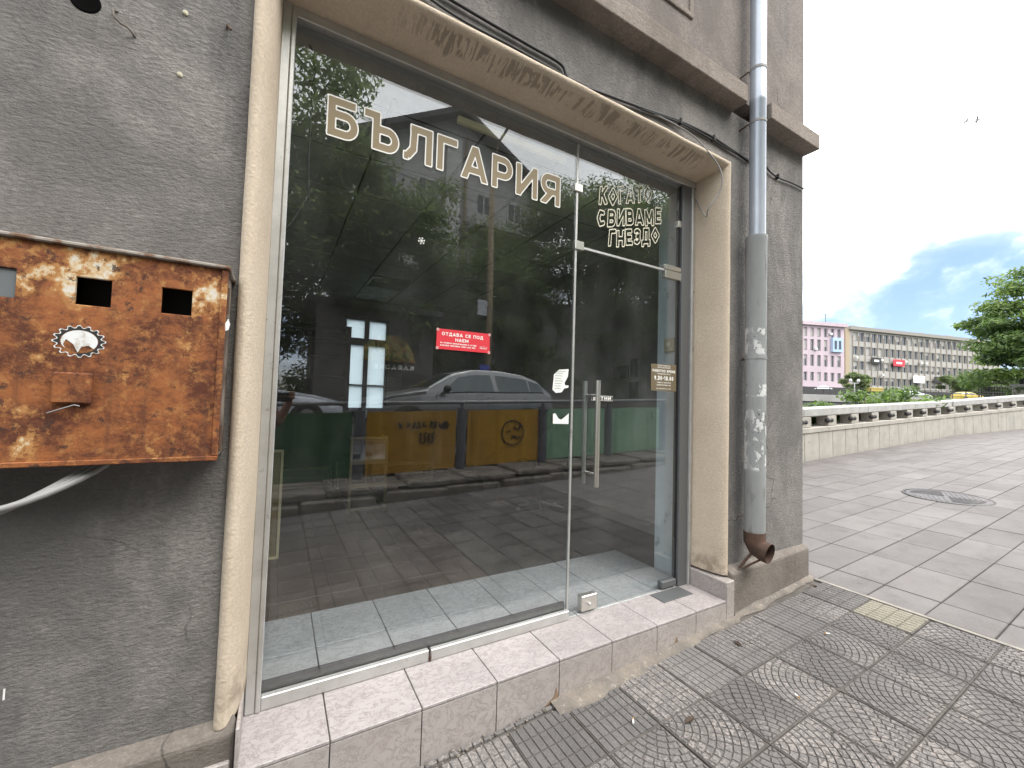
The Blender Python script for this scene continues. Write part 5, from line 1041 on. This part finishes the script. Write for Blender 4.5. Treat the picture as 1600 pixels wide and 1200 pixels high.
w = MB(); w.add([(-60, -10.3, rz(-60, -10.3)+.13), (80, -10.3, rz(80, -10.3)+.13), (80, -60, rz(80, -10.3)+1.5), (-60, -60, rz(-60, -10.3)+1.5), (-60, -10.3, -5), (80, -10.3, -5)], [(0, 1, 2, 3), (4, 5, 1, 0)]); struct('far_pavement', w, m_pavebase)
fnz = lambda x: -.14+.034*x
sf_ = thing('street_fence', 'street fence of coloured sheet panels and a steel top rail between pavement and road', 'fence', (3, -2.5, kz(3)))
m_post = M('fence_post_paint', (.105, .105, .125), rough=.5)
def sheet_mat(nm, c, c2): return M(nm, c, c2, rough=.42, sc=2.5, c3=tuple(v*.5 for v in c), sc3=6, lo3=.55, hi3=.8, spec=.4)
m_pg = sheet_mat('dark_green_sheet', (.018, .085, .032), (.025, .11, .045)); m_py = sheet_mat('yellow_sheet', (.50, .27, .015), (.42, .21, .012)); m_pl = sheet_mat('hazed_green_sheet', (.22, .40, .25), (.26, .44, .29))  # both greens are one paint; the paler has window haze and reflection put in
m_spray = M('black_spray', (.012, .012, .013), rough=.6)
seq = {-3: m_pg, -2: m_pg, -1: m_pg, 0: m_pg, 1: m_py, 2: m_py, 3: m_pl, 4: m_pl, 5: m_pl, 6: m_pg, 7: m_pg}
def panel_at(k):
    xa, xb = 2.66+1.6*(k-2)+.10, 2.66+1.6*(k-1)-.10; zb0, zb1 = kz(xa)+.065, kz(xb)+.065; zt0, zt1 = -.265+.03*xa, -.265+.03*xb
    w = MB(); n = 24; fr = []; bk = []
    for i in range(n+1):
        t = i/n; x = xa+(xb-xa)*t; y = -2.5+(.018 if (i % 8) in (2, 3) else 0); fr.append(x)
        for z in (zb0+(zb1-zb0)*t, zt0+(zt1-zt0)*t): w.v += [(x, y+.006, z), (x, y-.006, z)]
    for i in range(n):
        a = 4*i; b = a+4; w.f += [(a, a+2, b+2, b), (a+1, b+1, b+3, a+3), (a+2, a+3, b+3, b+2), (a, b, b+1, a+1)]; w.m += [0]*4
    w.f += [(0, 1, 3, 2), (4*n, 4*n+2, 4*n+3, 4*n+1)]; w.m += [0, 0]
    p = part('sheet_panel', w, seq[k], sf_, label={1: 'yellow sheet panel with scribbled graffiti', 2: 'yellow sheet panel with a drawn unhappy face'}.get(k))
    return p, xa, xb, zb0, zt0
for k in range(-3, 8):
    p, xa, xb, zb, zt = panel_at(k); xc = (xa+xb)/2
    for z in (zb+.12, zt-.1):
        for x in (xa-.05, xb+.05): part('bracket', MB().box(x-.05, -2.492, z-.02, x+.05, -2.478, z+.02), m_post, p)
    if k == 2:                                    # sad face
        w = MB(); cx, cz, r = 3.62, -.56, .215
        w.tube([(cx+r*math.cos(rad(a)), -2.472, cz+r*math.sin(rad(a))) for a in range(0, 361, 10)], .011, 6)
        w.tube([(cx-.11, -2.472, cz+.03), (cx-.075, -2.472, cz+.01), (cx-.04, -2.472, cz+.05)], .011, 6); w.tube([(cx+.03, -2.472, cz+.1), (cx+.075, -2.472, cz+.06), (cx+.125, -2.472, cz+.07), (cx+.165, -2.472, cz+.13)], .014, 6)
        w.tube([(cx-.02, -2.472, cz-.10), (cx+.02, -2.472, cz-.05), (cx+.06, -2.472, cz-.07), (cx+.11, -2.472, cz-.1), (cx+.15, -2.472, cz-.06)], .014, 6); part('drawn_face', w, m_spray, p)
    if k == 1:
        w = MB(); rr = random.Random(3); x = 1.62
        for q in range(9):
            pts = [(x+rr.uniform(0, .09), -2.472, -.42+rr.uniform(-.06, .06)) for _ in range(5)]; w.tube(pts, .013, 5); x += .088
        w.tube([(2.37+.05*math.cos(rad(a)), -2.472, -.42+.05*math.sin(rad(a))) for a in range(0, 361, 30)], .013, 5)
        for x in (1.97, 2.1): w.tube([(x, -2.472, -.54), (x, -2.472, -.68), (x+.05, -2.472, -.7), (x+.08, -2.472, -.64), (x+.05, -2.472, -.58), (x+.09, -2.472, -.53)], .013, 5)
        part('graffiti', w, m_spray, p)
    if k == 4: part('square_mark', MB().cbox(7.0, -2.484, -.30, 7.13, -2.478, -.14, .002), m_pg, p)
for k in range(-3, 9):
    x = 2.66+1.6*(k-2)
    w = MB(); w.cyl((x, -2.5, kz(x)-.05), (x, -2.5, fnz(x)-.10), .075, 14); ps_ = part('post', w, m_post, sf_, shp=40)
    w = MB(); w.cyl((x, -2.5, fnz(x)-.10), (x, -2.5, fnz(x)-.03), .028, 10); part('post_neck', w, m_post, ps_)
w = MB(); w.tube([(2.66-8.2, -2.5, fnz(2.66-8.2)), (2.66+9.8, -2.5, fnz(2.66+9.8))], .03, 12); part('top_rail', w, M('rail_steel', (.24, .24, .245), rough=.4, metal=.6), sf_, smooth=True)

# cars: lofted body, panes, wheels, lamps, mirrors, handles
m_cg = M('car_glass', (.10, .115, .12), rough=.05, metal=.75); m_tyre = M('tyre', (.014, .014, .014), rough=.85); m_rim = M('alloy_rim', (.42, .42, .43), rough=.35, metal=.8)
m_head = M('headlight_lens', (.62, .65, .68), rough=.1); m_tail = M('tail_lens', (.45, .012, .012), rough=.15); m_plas = M('black_trim', (.018, .018, .019), rough=.6); m_plate = M('number_plate', (.75, .75, .74), rough=.5)
def car(label, loc, rz, paint, kind='hatch', chrome=None):
    r = thing('parked_car' if 'parked' in label else 'car', label, 'car', loc, rot=(0, 0, rz)); L, Wd, Hh = (4.25, 1.78, 1.47) if kind == 'hatch' else (4.7, 1.84, 1.42)
    # stations: x, belt z, roof z (None = hood/boot), half width scale
    if kind == 'hatch': ST = [(2.12, .50, .62, .80), (2.02, .66, .76, .92), (1.6, .80, .88, .98), (.95, .90, 1.0, 1.0), (.30, .95, 1.36, 1.0), (-.15, .97, 1.46, 1.0), (-.75, .98, 1.47, 1.0), (-1.30, 1.0, 1.42, 1.0), (-1.72, 1.02, 1.30, .98), (-2.0, .95, 1.02, .95), (-2.1, .66, .74, .88)]
    else: ST = [(2.35, .48, .58, .8), (2.22, .64, .72, .92), (1.7, .78, .85, .98), (.85, .88, .96, 1.0), (.10, .92, 1.30, 1.0), (-.4, .93, 1.41, 1.0), (-1.0, .94, 1.39, 1.0), (-1.5, .95, 1.25, 1.0), (-1.95, .96, 1.05, .98), (-2.25, .92, .98, .93), (-2.35, .62, .70, .86)]
    def ring(x, zb, zt, s):
        hw = Wd/2*s; rise = zt-zb; rw = hw*(.93 if rise < .15 else .93-.33*rise/.5); lo = .22 if abs(x) < L/2-.3 else .3
        half = [(0, lo), (hw*.86, lo), (hw*.96, lo+.1), (hw, .55*zb+.1), (hw*.985, zb-.05), (hw*.95, zb), (rw+.02, zt-.05 if rise > .15 else zt-.03), (rw-.05, zt), (rw*.5, zt+.018), (0, zt+.025)]
        return [(x, y, z) for y, z in half]+[(x, -y, z) for y, z in half[-2:0:-1]]
    R_ = [ring(*s) for s in ST]; w = MB(); w.loft(R_); part('body', w, paint, r, smooth=True, local=True, shp=30)
    cab = [i for i, s in enumerate(ST) if s[2]-s[1] > .2]; i0, i1 = cab[0], cab[-1]
    def sidept(i, f, t, sg):                      # point on the cabin flank between stations, t from belt to roof
        a = int(i); q = i-a; b = min(a+1, len(ST)-1); A = Vector(R_[a][5]).lerp(Vector(R_[b][5]), q); B = Vector(R_[a][6]).lerp(Vector(R_[b][6]), q); p = A.lerp(B, t); n = Vector((0, (B-A).z, -(B-A).y)).normalized()
        p = p+n*f; return (p.x, sg*p.y, p.z)
    def quadpanel(pts, name, mat, par=r): w = MB(); w.add(pts, [tuple(range(len(pts)))]); return part(name, w, mat, par, local=True)
    splits = [(i0-.55, i0+1.62), (i0+1.82, i1-.75), (i1-.65, i1+.25)] if kind == 'hatch' else [(i0-.55, i0+1.55), (i0+1.75, i1-.35)]
    for sg in (1, -1):
        for a, b in splits:
            N_ = 6; bot = [sidept(a+(b-a)*k/N_, .007, .06, sg) for k in range(N_+1)]; topp = [sidept(a+(b-a)*k/N_, .007, .86 if a+(b-a)*k/N_ > i0+.05 else .86*max(.12, (a+(b-a)*k/N_-i0+.6)/.65), sg) for k in range(N_+1)]
            w = MB(); w.add(bot+topp, [(k, k+1, N_+2+k, N_+1+k) for k in range(N_)]); part('side_window', w, m_cg, r, local=True)
        w = MB(); w.tube([sidept(splits[0][0]+(splits[-1][1]-splits[0][0])*k/12, .006, .03, sg) for k in range(13)], .011, 5); part('belt_trim', w, chrome or m_plas, r, local=True)
        for xw in ((L/2-.84), -(L/2-.78)):
            wh = Wd/2; w = MB(); w.cyl((xw, sg*(wh-.2), .31), (xw, sg*(wh-.005), .31), .31, 24); ty = part('wheel', w, m_tyre, r, local=True, shp=40)
            w = MB(); w.cyl((xw, sg*(wh-.02), .31), (xw, sg*(wh+.004), .31), .205, 20)
            part('rim', w, m_rim, ty, local=True)
            w = MB(); w.tube([(xw+.35*math.cos(rad(a)), sg*(wh-.012), .31+.35*math.sin(rad(a))) for a in range(0, 181, 15)], .035, 6); part('wheel_arch', w, m_plas, r, local=True)
        w = MB(); xm = ST[i0][0]+.28; w.sphere((xm, sg*(Wd/2+.10), ST[i0][1]+.07), .1, 12, 8, (.75, 1.1, .75)); w.tube([(xm, sg*(Wd/2-.08), ST[i0][1]+.02), (xm, sg*(Wd/2+.06), ST[i0][1]+.05)], .025, 6); part('wing_mirror', w, paint if kind == 'sedan' else m_plas, r, smooth=True, local=True)
        for xh in ((-.28, -1.28) if kind == 'hatch' else (-.42, -1.4)): part('door_handle', MB().cbox(xh-.1, sg*(Wd/2-.005)-.02, .80, xh+.1, sg*(Wd/2-.005)+.02, .835, .01), m_plas if kind == 'hatch' else paint, r, local=True)
        for xs_ in ((.75, -.36, -1.28) if kind == 'hatch' else (.75, -.5, -1.45)): part('door_seam', MB().box(xs_-.004, sg*(Wd/2-.012)-.016, .30, xs_+.004, sg*(Wd/2-.012)+.016, .90), m_plas, r, local=True)
        part('sill_trim', MB().cbox(-1.2, sg*(Wd/2-.05)-.03, .2, 1.2, sg*(Wd/2-.05)+.03, .27, .01), chrome if kind == 'sedan' and chrome else m_plas, r, local=True)
        part('headlight', MB().sphere((L/2-.22, sg*(Wd/2-.28), .63), .13, 12, 8, (1.3, 1.3, .6)), m_head, r, smooth=True, local=True); part('tail_lamp', MB().sphere((-L/2+.16, sg*(Wd/2-.2), .84 if kind == 'hatch' else .78), .12, 12, 8, (.9, 1.1, .9)), m_tail, r, smooth=True, local=True)
    def lidpane(a, b, nm):
        A, B = R_[a], R_[b]; P = [Vector(A[6]).lerp(Vector(B[6]), .12), Vector(A[6]).lerp(Vector(B[6]), .9)]; nrm = Vector((-(B[9][2]-A[9][2]), 0, B[9][0]-A[9][0])).normalized(); nrm = nrm if nrm.z > 0 else -nrm
        pts = []
        for j in (6, 7, 8, 9, 10, 11, 12): pts.append([Vector(A[j]).lerp(Vector(B[j]), t)+nrm*.012 for t in (.1, .9)])
        w = MB(); w.add([p for q in pts for p in q], [(2*k, 2*k+2, 2*k+3, 2*k+1) for k in range(6)]); part(nm, w, m_cg, r, local=True)
    lidpane(i0-1, i0, 'windscreen'); lidpane(i1, i1+1, 'rear_window')
    part('number_plate', MB().cbox(L/2-.03, -.26, .42, L/2-.005, .26, .53, .004), m_plate, r, local=True); part('number_plate', MB().cbox(-L/2-.0, -.26, .62, -L/2+.03, .26, .73, .004), m_plate, r, local=True)
    part('front_grille', MB().cbox(L/2-.05, -.5, .28, L/2-.01, .5, .40, .01), m_plas, r, local=True); return r
gp = M('grey_car_paint', (.24, .245, .255), rough=.28, metal=.2, coat=.6); sp_ = M('silver_blue_paint', (.70, .72, .78), rough=.25, metal=.1, coat=.6)
m_chrome = M('chrome_trim', (.65, .65, .66), rough=.2, metal=1)
car('grey metallic hatchback parked beyond the yellow fence panels, mirrored in the window', (3.45, -4.75, rz(3.45, -4.75)), math.pi, gp)
car('silver blue sedan parked beyond the dark green fence panels, mirrored in the window', (-.85, -8.4, rz(-.85, -8.4)), 0, sp_, 'sedan', m_chrome)
car('silver car driving on the far road across the river', (94.4, 26.9, 2.35), qa, M('far_silver_paint', (.42, .43, .44), rough=.3, metal=.4), 'sedan')
car('yellow taxi on the far road across the river', (102.5, 22.4, 2.35), qa, M('taxi_yellow', (.45, .33, .03), rough=.4), 'hatch')
yk = thing('news_kiosk', 'yellow kiosk front under the office block across the river', 'kiosk', (103.5, 35, 2.4), rot=(0, 0, qa)); part('counter', MB().cbox(-1.2, 0, 0, 1.2, 2, 1.6, .05), m_irond, yk, local=True); part('fascia', MB().cbox(-1.3, -.1, 1.61, 1.3, 2.1, 2.4, .05), M('kiosk_yellow', (.40, .30, .06), rough=.6), yk, local=True)
um = thing('parasol', 'small grey parasol in front of the pink house across the river', 'parasol', (90.0, 38.5, 2.4)); part('pole', MB().cyl((90, 38.5, 2.4), (90, 38.5, 4.6), .05, 6), m_irond, um); part('canopy', MB().lathe([(1.5, 4.0), (.8, 4.5), (.02, 4.75)], (90, 38.5, 0), 10), M('parasol_cloth', (.33, .33, .34), rough=.9), um)

# lamp pole with plates
PX, PY = 7.1, -10.6; zb = rz(PX, PY)+.13
pt = thing('lamp_pole', 'tall ochre lamp pole with a small plate and blue sign, mirrored in the window', 'lamp pole', (PX, PY, zb)); m_pole = M('ochre_pole_paint', (.30, .235, .13), (.22, .17, .10), rough=.7, sc=6)
part('shaft', MB().tube([(PX, PY, zb), (PX-.02, PY, 4), (PX-.08, PY, 9.4)], [.16, .13, .10], 12), m_pole, pt, smooth=True); part('base_collar', MB().cyl((PX, PY, zb), (PX, PY, zb+.9), .19, 14), m_pole, pt)
part('lamp_arm', MB().tube([(PX-.08, PY, 9.3), (PX-.1, PY+.6, 10.0), (PX-.1, PY+1.6, 10.2)], .05, 8), m_pole, pt); part('lamp_head', MB().cbox(PX-.25, PY+1.5, 10.12, PX+.05, PY+2.2, 10.28, .05), m_conduit, pt)
part('small_plate', MB().cbox(PX-.58, PY+.1, 3.25, PX-.17, PY+.13, 3.85, .01), M('grey_plate', (.42, .43, .45), rough=.5), pt); part('plate_clamp', MB().lathe([(.15, -.03), (.15, .03)], (PX, PY, 3.5), 12), m_conduit, pt)
part('blue_sign', MB().cbox(PX-.42, PY+.15, .55, PX-.02, PY+.18, 1.35, .01), M('blue_sign_paint', (.03, .05, .35), rough=.4), pt)
for z in (2.2, 4.1): part('bolt', MB().cyl((PX+.05, PY, z), (PX+.3, PY, z), .02, 6), m_conduit, pt)

# hillside retaining wall, karaoke bar, gabled house, trees
w = MB(); n = 40; vs = []; fs = []
for j in range(13):
    for i in range(n+1):
        x = 6.5+18*i/n; z = -.8+6.0*j/12; p = Vector((x*.7, z*.9, 3)); vs.append((x, -13.6-.10*z-.45*mnoise.noise(p)-.2*mnoise.noise(p*3.1), z+.15*mnoise.noise(p*2)))
for j in range(12):
    for i in range(n): a = j*(n+1)+i; fs.append((a, a+n+1, a+n+2, a+1))
w.add(vs, fs); w.box(6.6, -20, -2, 24.4, -14.5, 4.6); struct('rock_slope', w, M('mossy_rock', (.17, .165, .15), (.045, .058, .03), rough=1, sc=1.1, c3=(.26, .245, .225), sc3=3.5, lo3=.55, hi3=.7, bump=.8, bsc=7, bd=.08), smooth=True)
kb = thing('karaoke_bar', 'low karaoke bar with an arched painted sign and white lettering, mirrored in the window', 'building', (3.2, -11.5, -.9))
KY = -11.0; zg = -1.0
part('wall', MB().box(1.0, KY-4, zg-.3, 5.0, KY, 3.0), M('bar_wall', (.085, .078, .07), (.12, .11, .10), rough=.9, sc=2), kb)
part('roof', MB().cbox(.7, KY-4.3, 3.001, 5.3, KY+.3, 3.2, .02), m_irond, kb)
def arch(cx, z0, rx, rz_, y0, y1): return MB().prism([(cx+rx*math.cos(rad(a)), z0+rz_*math.sin(rad(a))) for a in range(0, 181, 10)], y0, y1)
sg_ = part('arched_sign', arch(3.35, 1.35, .92, .85, KY+.001, KY+.05), M('painted_sign', (.30, .33, .12), (.40, .17, .05), rough=.6, sc=4, c3=(.52, .42, .12), sc3=5, lo3=.5, hi3=.6), kb)
part('sign_border', MB().box(2.4, KY+.001, 1.27, 4.3, KY+.06, 1.345), M('orange_trim', (.42, .22, .05)), sg_)
w = MB(); put_text(w, 'KARAOKE', (4.28, KY+.03, .98), .17, .22, .2, res=14, sx=1.15, ux=(-1, 0, 0)); part('lettering', w, m_white, kb)
part('door', MB().cbox(3.9, KY+.001, zg, 4.75, KY+.04, .9, .01), M('bar_door', (.05, .045, .04), rough=.6), kb)
w = MB()
for i in range(12):
    for k in range(7): w.box(2.45+.1*i, KY+.001, .05+.1*k, 2.51+.1*i, KY+.02, .11+.1*k)
part('perforated_screen', w, M('pale_screen', (.30, .30, .28)), kb)
hb_ = thing('gabled_house', 'tall pale grey house with a steep gable roof behind the trees, mirrored in the window', 'house', (9.5, -24, 0)); m_hw = M('pale_render', (.47, .455, .43), (.40, .39, .37), rough=.9, sc=.6); m_roof = M('dark_roof', (.10, .085, .08), rough=.9)
HX, HY, HP = 9.6, -21.2, 18.9
w = MB(); w.prism([(HX-6.2, -1), (HX+6.2, -1), (HX+6.2, 15.1), (HX, HP-.35), (HX-6.2, 15.1)], HY-11, HY); part('wall', w, m_hw, hb_)
for s_ in (-1, 1):
    w = MB(); w.prism([(HX, HP-.3), (HX+s_*7.2, 14.55), (HX+s_*7.2, 14.8), (HX, HP)][::s_], HY-11.5, HY+1.0); rf = part('roof', w, m_roof, hb_)
    part('verge_board', MB().prism([(HX, HP-.42), (HX+s_*7.2, 14.42), (HX+s_*7.2, 14.75), (HX, HP-.05)][::s_], HY+1.001, HY+1.06), m_irond, rf)
hw_ = win_mesh(1.1, 1.9)
for x in (-4.4, -2.0, 2.0, 4.4):
    for z in (2.0, 5.4, 8.8, 12.0): o = part('window', hw_, None, hb_, local=True); o.matrix_parent_inverse = Matrix.Translation(-hb_.location); o.location = (HX+x, HY+.03, z); o.rotation_euler = (0, 0, math.pi)
part('stair_strip', MB().box(HX-.8, HY+.001, 0, HX+.2, HY+.25, 17), M('pale_strip', (.55, .54, .50)), hb_)
part('balcony', MB().cbox(HX+.9, HY+.001, 11.2, HX+5.6, HY+1.3, 12.0, .04), m_hw, hb_); part('drain_pipe', MB().cyl((HX+.6, HY+.12, -1), (HX+.6, HY+.12, 17.5), .1, 8), m_pole, hb_)
tl_ = ['leafy dark tree left of the gabled house across the street', 'bushy dark tree in front of the karaoke bar across the street', 'dense tree below the gabled house across the street', 'slender tree close to the right of the lamp pole across the street', 'tall tree above the rock slope, second to the right of the lamp pole', 'loose tree above the rock slope across the street', 'wide tree at the far right across the street', 'small dark tree behind the silver sedan across the street', 'distant tree at the left end of the street', 'light crowned tree at the right end of the street']
for i, (x, y, h, r_, cz) in enumerate(((-1.8, -11.6, 16.4, 4.7, 8.4), (3.0, -13.2, 13.0, 3.6, 6.4), (8.6, -15.4, 10.6, 4.2, 5.2), (15.0, -15.2, 17.2, 4.0, 9.6), (19.2, -14.2, 16.6, 4.8, 9.0), (24.5, -16.6, 17.5, 4.6, 9.6), (32, -15, 11, 4.6, 6), (-5.5, -12.8, 15, 4.8, 7.4), (-13, -13, 11, 5, 5.6), (35, -14, 11, 5, 5.6))):
    tree('street_tree', tl_[i], (x, y, -1.0 if i < 5 else -.6), h, r_, cz, 150, 330, .105, m_leafd, 60+i, group='trees across the street', tr=.2, flat=.5, clump=.33)
HC = [(-22+.5*k+random.uniform(-.2, .2), -12.8+random.uniform(-.6, .6), random.uniform(-.6, 3.0)) for k in range(58) if not 1.2 < -22+.5*k < 4.9]
hd = leaf_mesh('hedge', HC, [(.9, .7, .95)]*len(HC), 420, .11, m_leafd)
o = link(bpy.data.objects.new('hedge', hd)); tag(o, 'dark leafy hedge along the far pavement, mirrored low in the window', 'hedge')
oh = thing('overhead_wire', 'thin dark overhead wire crossing the street from the lamp pole', 'wire', (PX, PY, 8)); part('strand', MB().tube([(PX, PY, 8.2), (14, -9.6, 7.6), (26, -8, 8.6)], .012, 5), m_black, oh); part('strand', MB().tube([(PX, PY, 7.6), (2, -9, 7.1), (-12, -7, 8.2)], .012, 5), m_black, oh)

# ------------------------------------------------------------------ the photographer with the phone (a sliver shows mirrored at the left edge of the pane)
def person():
    root = thing('person', 'person in a dark red top holding up a black phone, mirrored in the window', 'person', (-.26, -.50, gz(-.26)))
    zg = gz(-.26)+.03; px_, py_ = -.26, -.50
    J = {'pel': (px_, py_, zg+.92), 'sp': (px_, py_-.02, zg+1.12), 'ch': (px_, py_-.01, zg+1.32), 'nk': (px_, py_, zg+1.46), 'hd0': (px_, py_+.02, zg+1.54), 'hd1': (px_, py_+.035, zg+1.64), 'hd2': (px_, py_+.03, zg+1.71),
         'shR': (px_+.18, py_, zg+1.40), 'elR': (px_+.27, py_+.16, zg+1.17), 'wrR': (.085, -.085, -.085), 'haR': (.098, -.035, -.028),
         'shL': (px_-.18, py_, zg+1.40), 'elL': (px_-.22, py_-.03, zg+1.12), 'wrL': (px_-.2, py_+.06, zg+.88), 'haL': (px_-.19, py_+.09, zg+.79),
         'hpR': (px_+.1, py_, zg+.88), 'knR': (px_+.12, py_+.03, zg+.48), 'anR': (px_+.12, py_-.02, zg+.07), 'toR': (px_+.14, py_+.16, zg+.02),
         'hpL': (px_-.1, py_, zg+.88), 'knL': (px_-.12, py_+.02, zg+.48), 'anL': (px_-.13, py_-.03, zg+.07), 'toL': (px_-.15, py_+.15, zg+.02)}
    rr = {'pel': .15, 'sp': .13, 'ch': .155, 'nk': .06, 'hd0': .07, 'hd1': .095, 'hd2': .08, 'shR': .068, 'elR': .045, 'wrR': .029, 'haR': .034, 'shL': .068, 'elL': .045, 'wrL': .029, 'haL': .036, 'hpR': .095, 'knR': .062, 'anR': .042, 'toR': .035, 'hpL': .095, 'knL': .062, 'anL': .042, 'toL': .035}
    E_ = [('pel', 'sp'), ('sp', 'ch'), ('ch', 'nk'), ('nk', 'hd0'), ('hd0', 'hd1'), ('hd1', 'hd2'), ('ch', 'shR'), ('shR', 'elR'), ('elR', 'wrR'), ('wrR', 'haR'), ('ch', 'shL'), ('shL', 'elL'), ('elL', 'wrL'), ('wrL', 'haL'), ('pel', 'hpR'), ('hpR', 'knR'), ('knR', 'anR'), ('anR', 'toR'), ('pel', 'hpL'), ('hpL', 'knL'), ('knL', 'anL'), ('anL', 'toL')]
    for i, (dx, dz, ln) in enumerate(((.0, .030, .072), (.004, .012, .078), (.005, -.006, .074), (.002, -.022, .060))):   # right fingers close over the phone's edge
        b = Vector((.106, -.030, -.016+dz*.8)); pts = [b, b+Vector((.016+dx, .016, .004)), b+Vector((.006+dx, .030, .006)), b+Vector((-.018+dx-ln*.1, .030, .007))]; prev = 'haR'
        for k, p in enumerate(pts): nm = f'fR{i}{k}'; J[nm] = tuple(p); rr[nm] = (.010, .0095, .009, .008)[k]; E_.append((prev, nm)); prev = nm
    prev = 'haR'
    for k, p in enumerate([(.088, -.036, -.05), (.062, -.030, -.06), (.04, -.022, -.058)]): nm = f'tR{k}'; J[nm] = p; rr[nm] = (.012, .011, .009)[k]; E_.append((prev, nm)); prev = nm
    for i in range(5):                            # relaxed left hand
        prev = 'haL'; a = (i-1.8)*.018
        for k in range(3):
            nm = f'fL{i}{k}'; q = Vector(J['haL'])+Vector((.012 if i < 4 else .035, a if i < 4 else .03, -.035-.026*k if i < 4 else -.01-.022*k))+Vector((.006*k*k, .004*k, 0)); J[nm] = tuple(q); rr[nm] = (.010, .009, .008)[k]; E_.append((prev, nm)); prev = nm
    names = list(J); me = bpy.data.meshes.new('body_skeleton'); me.from_pydata([Vector(J[n]) for n in names], [(names.index(a), names.index(b)) for a, b in E_], [])
    o = link(bpy.data.objects.new('body', me)); m1 = o.modifiers.new('skin', 'SKIN'); m1.use_smooth_shade = True
    for i, n_ in enumerate(names): me.skin_vertices[0].data[i].radius = (rr[n_], rr[n_]); me.skin_vertices[0].data[i].use_root = n_ == 'pel'
    m2 = o.modifiers.new('subdivision', 'SUBSURF'); m2.levels = m2.render_levels = 2
    bpy.context.view_layer.update(); dg = bpy.context.evaluated_depsgraph_get(); me2 = bpy.data.meshes.new_from_object(o.evaluated_get(dg)); o.modifiers.clear(); o.data = me2; me2.name = 'body'
    me2.materials.clear()
    for m in (M('skin', (.44, .24, .165), (.40, .20, .14), rough=.5, sc=8), M('dark_red_top', (.15, .025, .025), (.11, .02, .02), rough=.9, sc=20), M('dark_trousers', (.025, .027, .035), rough=.9), M('black_shoes', (.015, .015, .015), rough=.5)): me2.materials.append(m)
    elR = Vector(J['elR']); wr = Vector(J['wrR'])
    for p in me2.polygons:
        c = p.center; h = c.z-zg; mi = 1
        if h < .11: mi = 3
        elif h < .93 and abs(c.x-px_) < .21 and not (c.y > py_+.05 and h > .7): mi = 2
        elif h > 1.47 and abs(c.x-px_) < .14 and c.y < -.3: mi = 0
        elif c.y > -.26 and c.x > -.1: mi = 0
        elif c.x < px_-.12 and h < .95: mi = 0
        p.material_index = mi; p.use_smooth = True
    o.parent = root; o.matrix_parent_inverse = Matrix.Translation(-root.location)
    hx, hy, hz = J['hd1']
    w = MB(); w.sphere((hx, hy-.02, hz+.03), .108, 18, 12, (.95, 1.02, 1.0)); keep = []
    for f in w.f:
        c = sum((Vector(w.v[i]) for i in f), Vector())/len(f)
        if not (c.y > hy+.045 and c.z < hz+.07) and c.z > hz-.07: keep.append(f)
    w.f = keep; w.m = [0]*len(keep); part('hair', w, M('dark_hair', (.025, .018, .013), rough=.6), root, smooth=True)
    w = MB()
    for s_ in (-1, 1): w.sphere((hx+s_*.033, hy+.079, hz+.005), .0125, 10, 8)
    part('eyes', w, M('eye_white', (.5, .48, .46), rough=.3), root, smooth=True); w = MB()
    for s_ in (-1, 1): w.sphere((hx+s_*.033, hy+.0885, hz+.005), .005, 8, 6)
    part('irises', w, m_black_print, root, smooth=True); w = MB()
    w.tube([(hx, hy+.085, hz+.01), (hx, hy+.10, hz-.028), (hx, hy+.088, hz-.036)], [.008, .013, .009], 8); part('nose', w, me2.materials[0], root, smooth=True)
    w = MB(); w.tube([(hx-.025, hy+.083, hz-.062), (hx, hy+.092, hz-.06), (hx+.025, hy+.083, hz-.062)], .006, 6); part('mouth', w, M('lips', (.30, .09, .08), rough=.5), root, smooth=True)
    for s_ in (-1, 1): part('ear', MB().sphere((hx+s_*.094, hy+.0, hz-.01), .028, 8, 6, (.4, .8, 1.1)), me2.materials[0], root, smooth=True)
person()
ph = thing('phone', 'black phone held up sideways in a hand, mirrored at the left edge of the window', 'phone', (.035, -.02, -.02))
part('case', MB().cbox(-.048, -.022, -.062, .104, -.013, .014, .004), m_black, ph); part('camera_bump', MB().cbox(-.02, -.0128, -.02, .02, -.0105, .012, .003), m_black_print, ph)
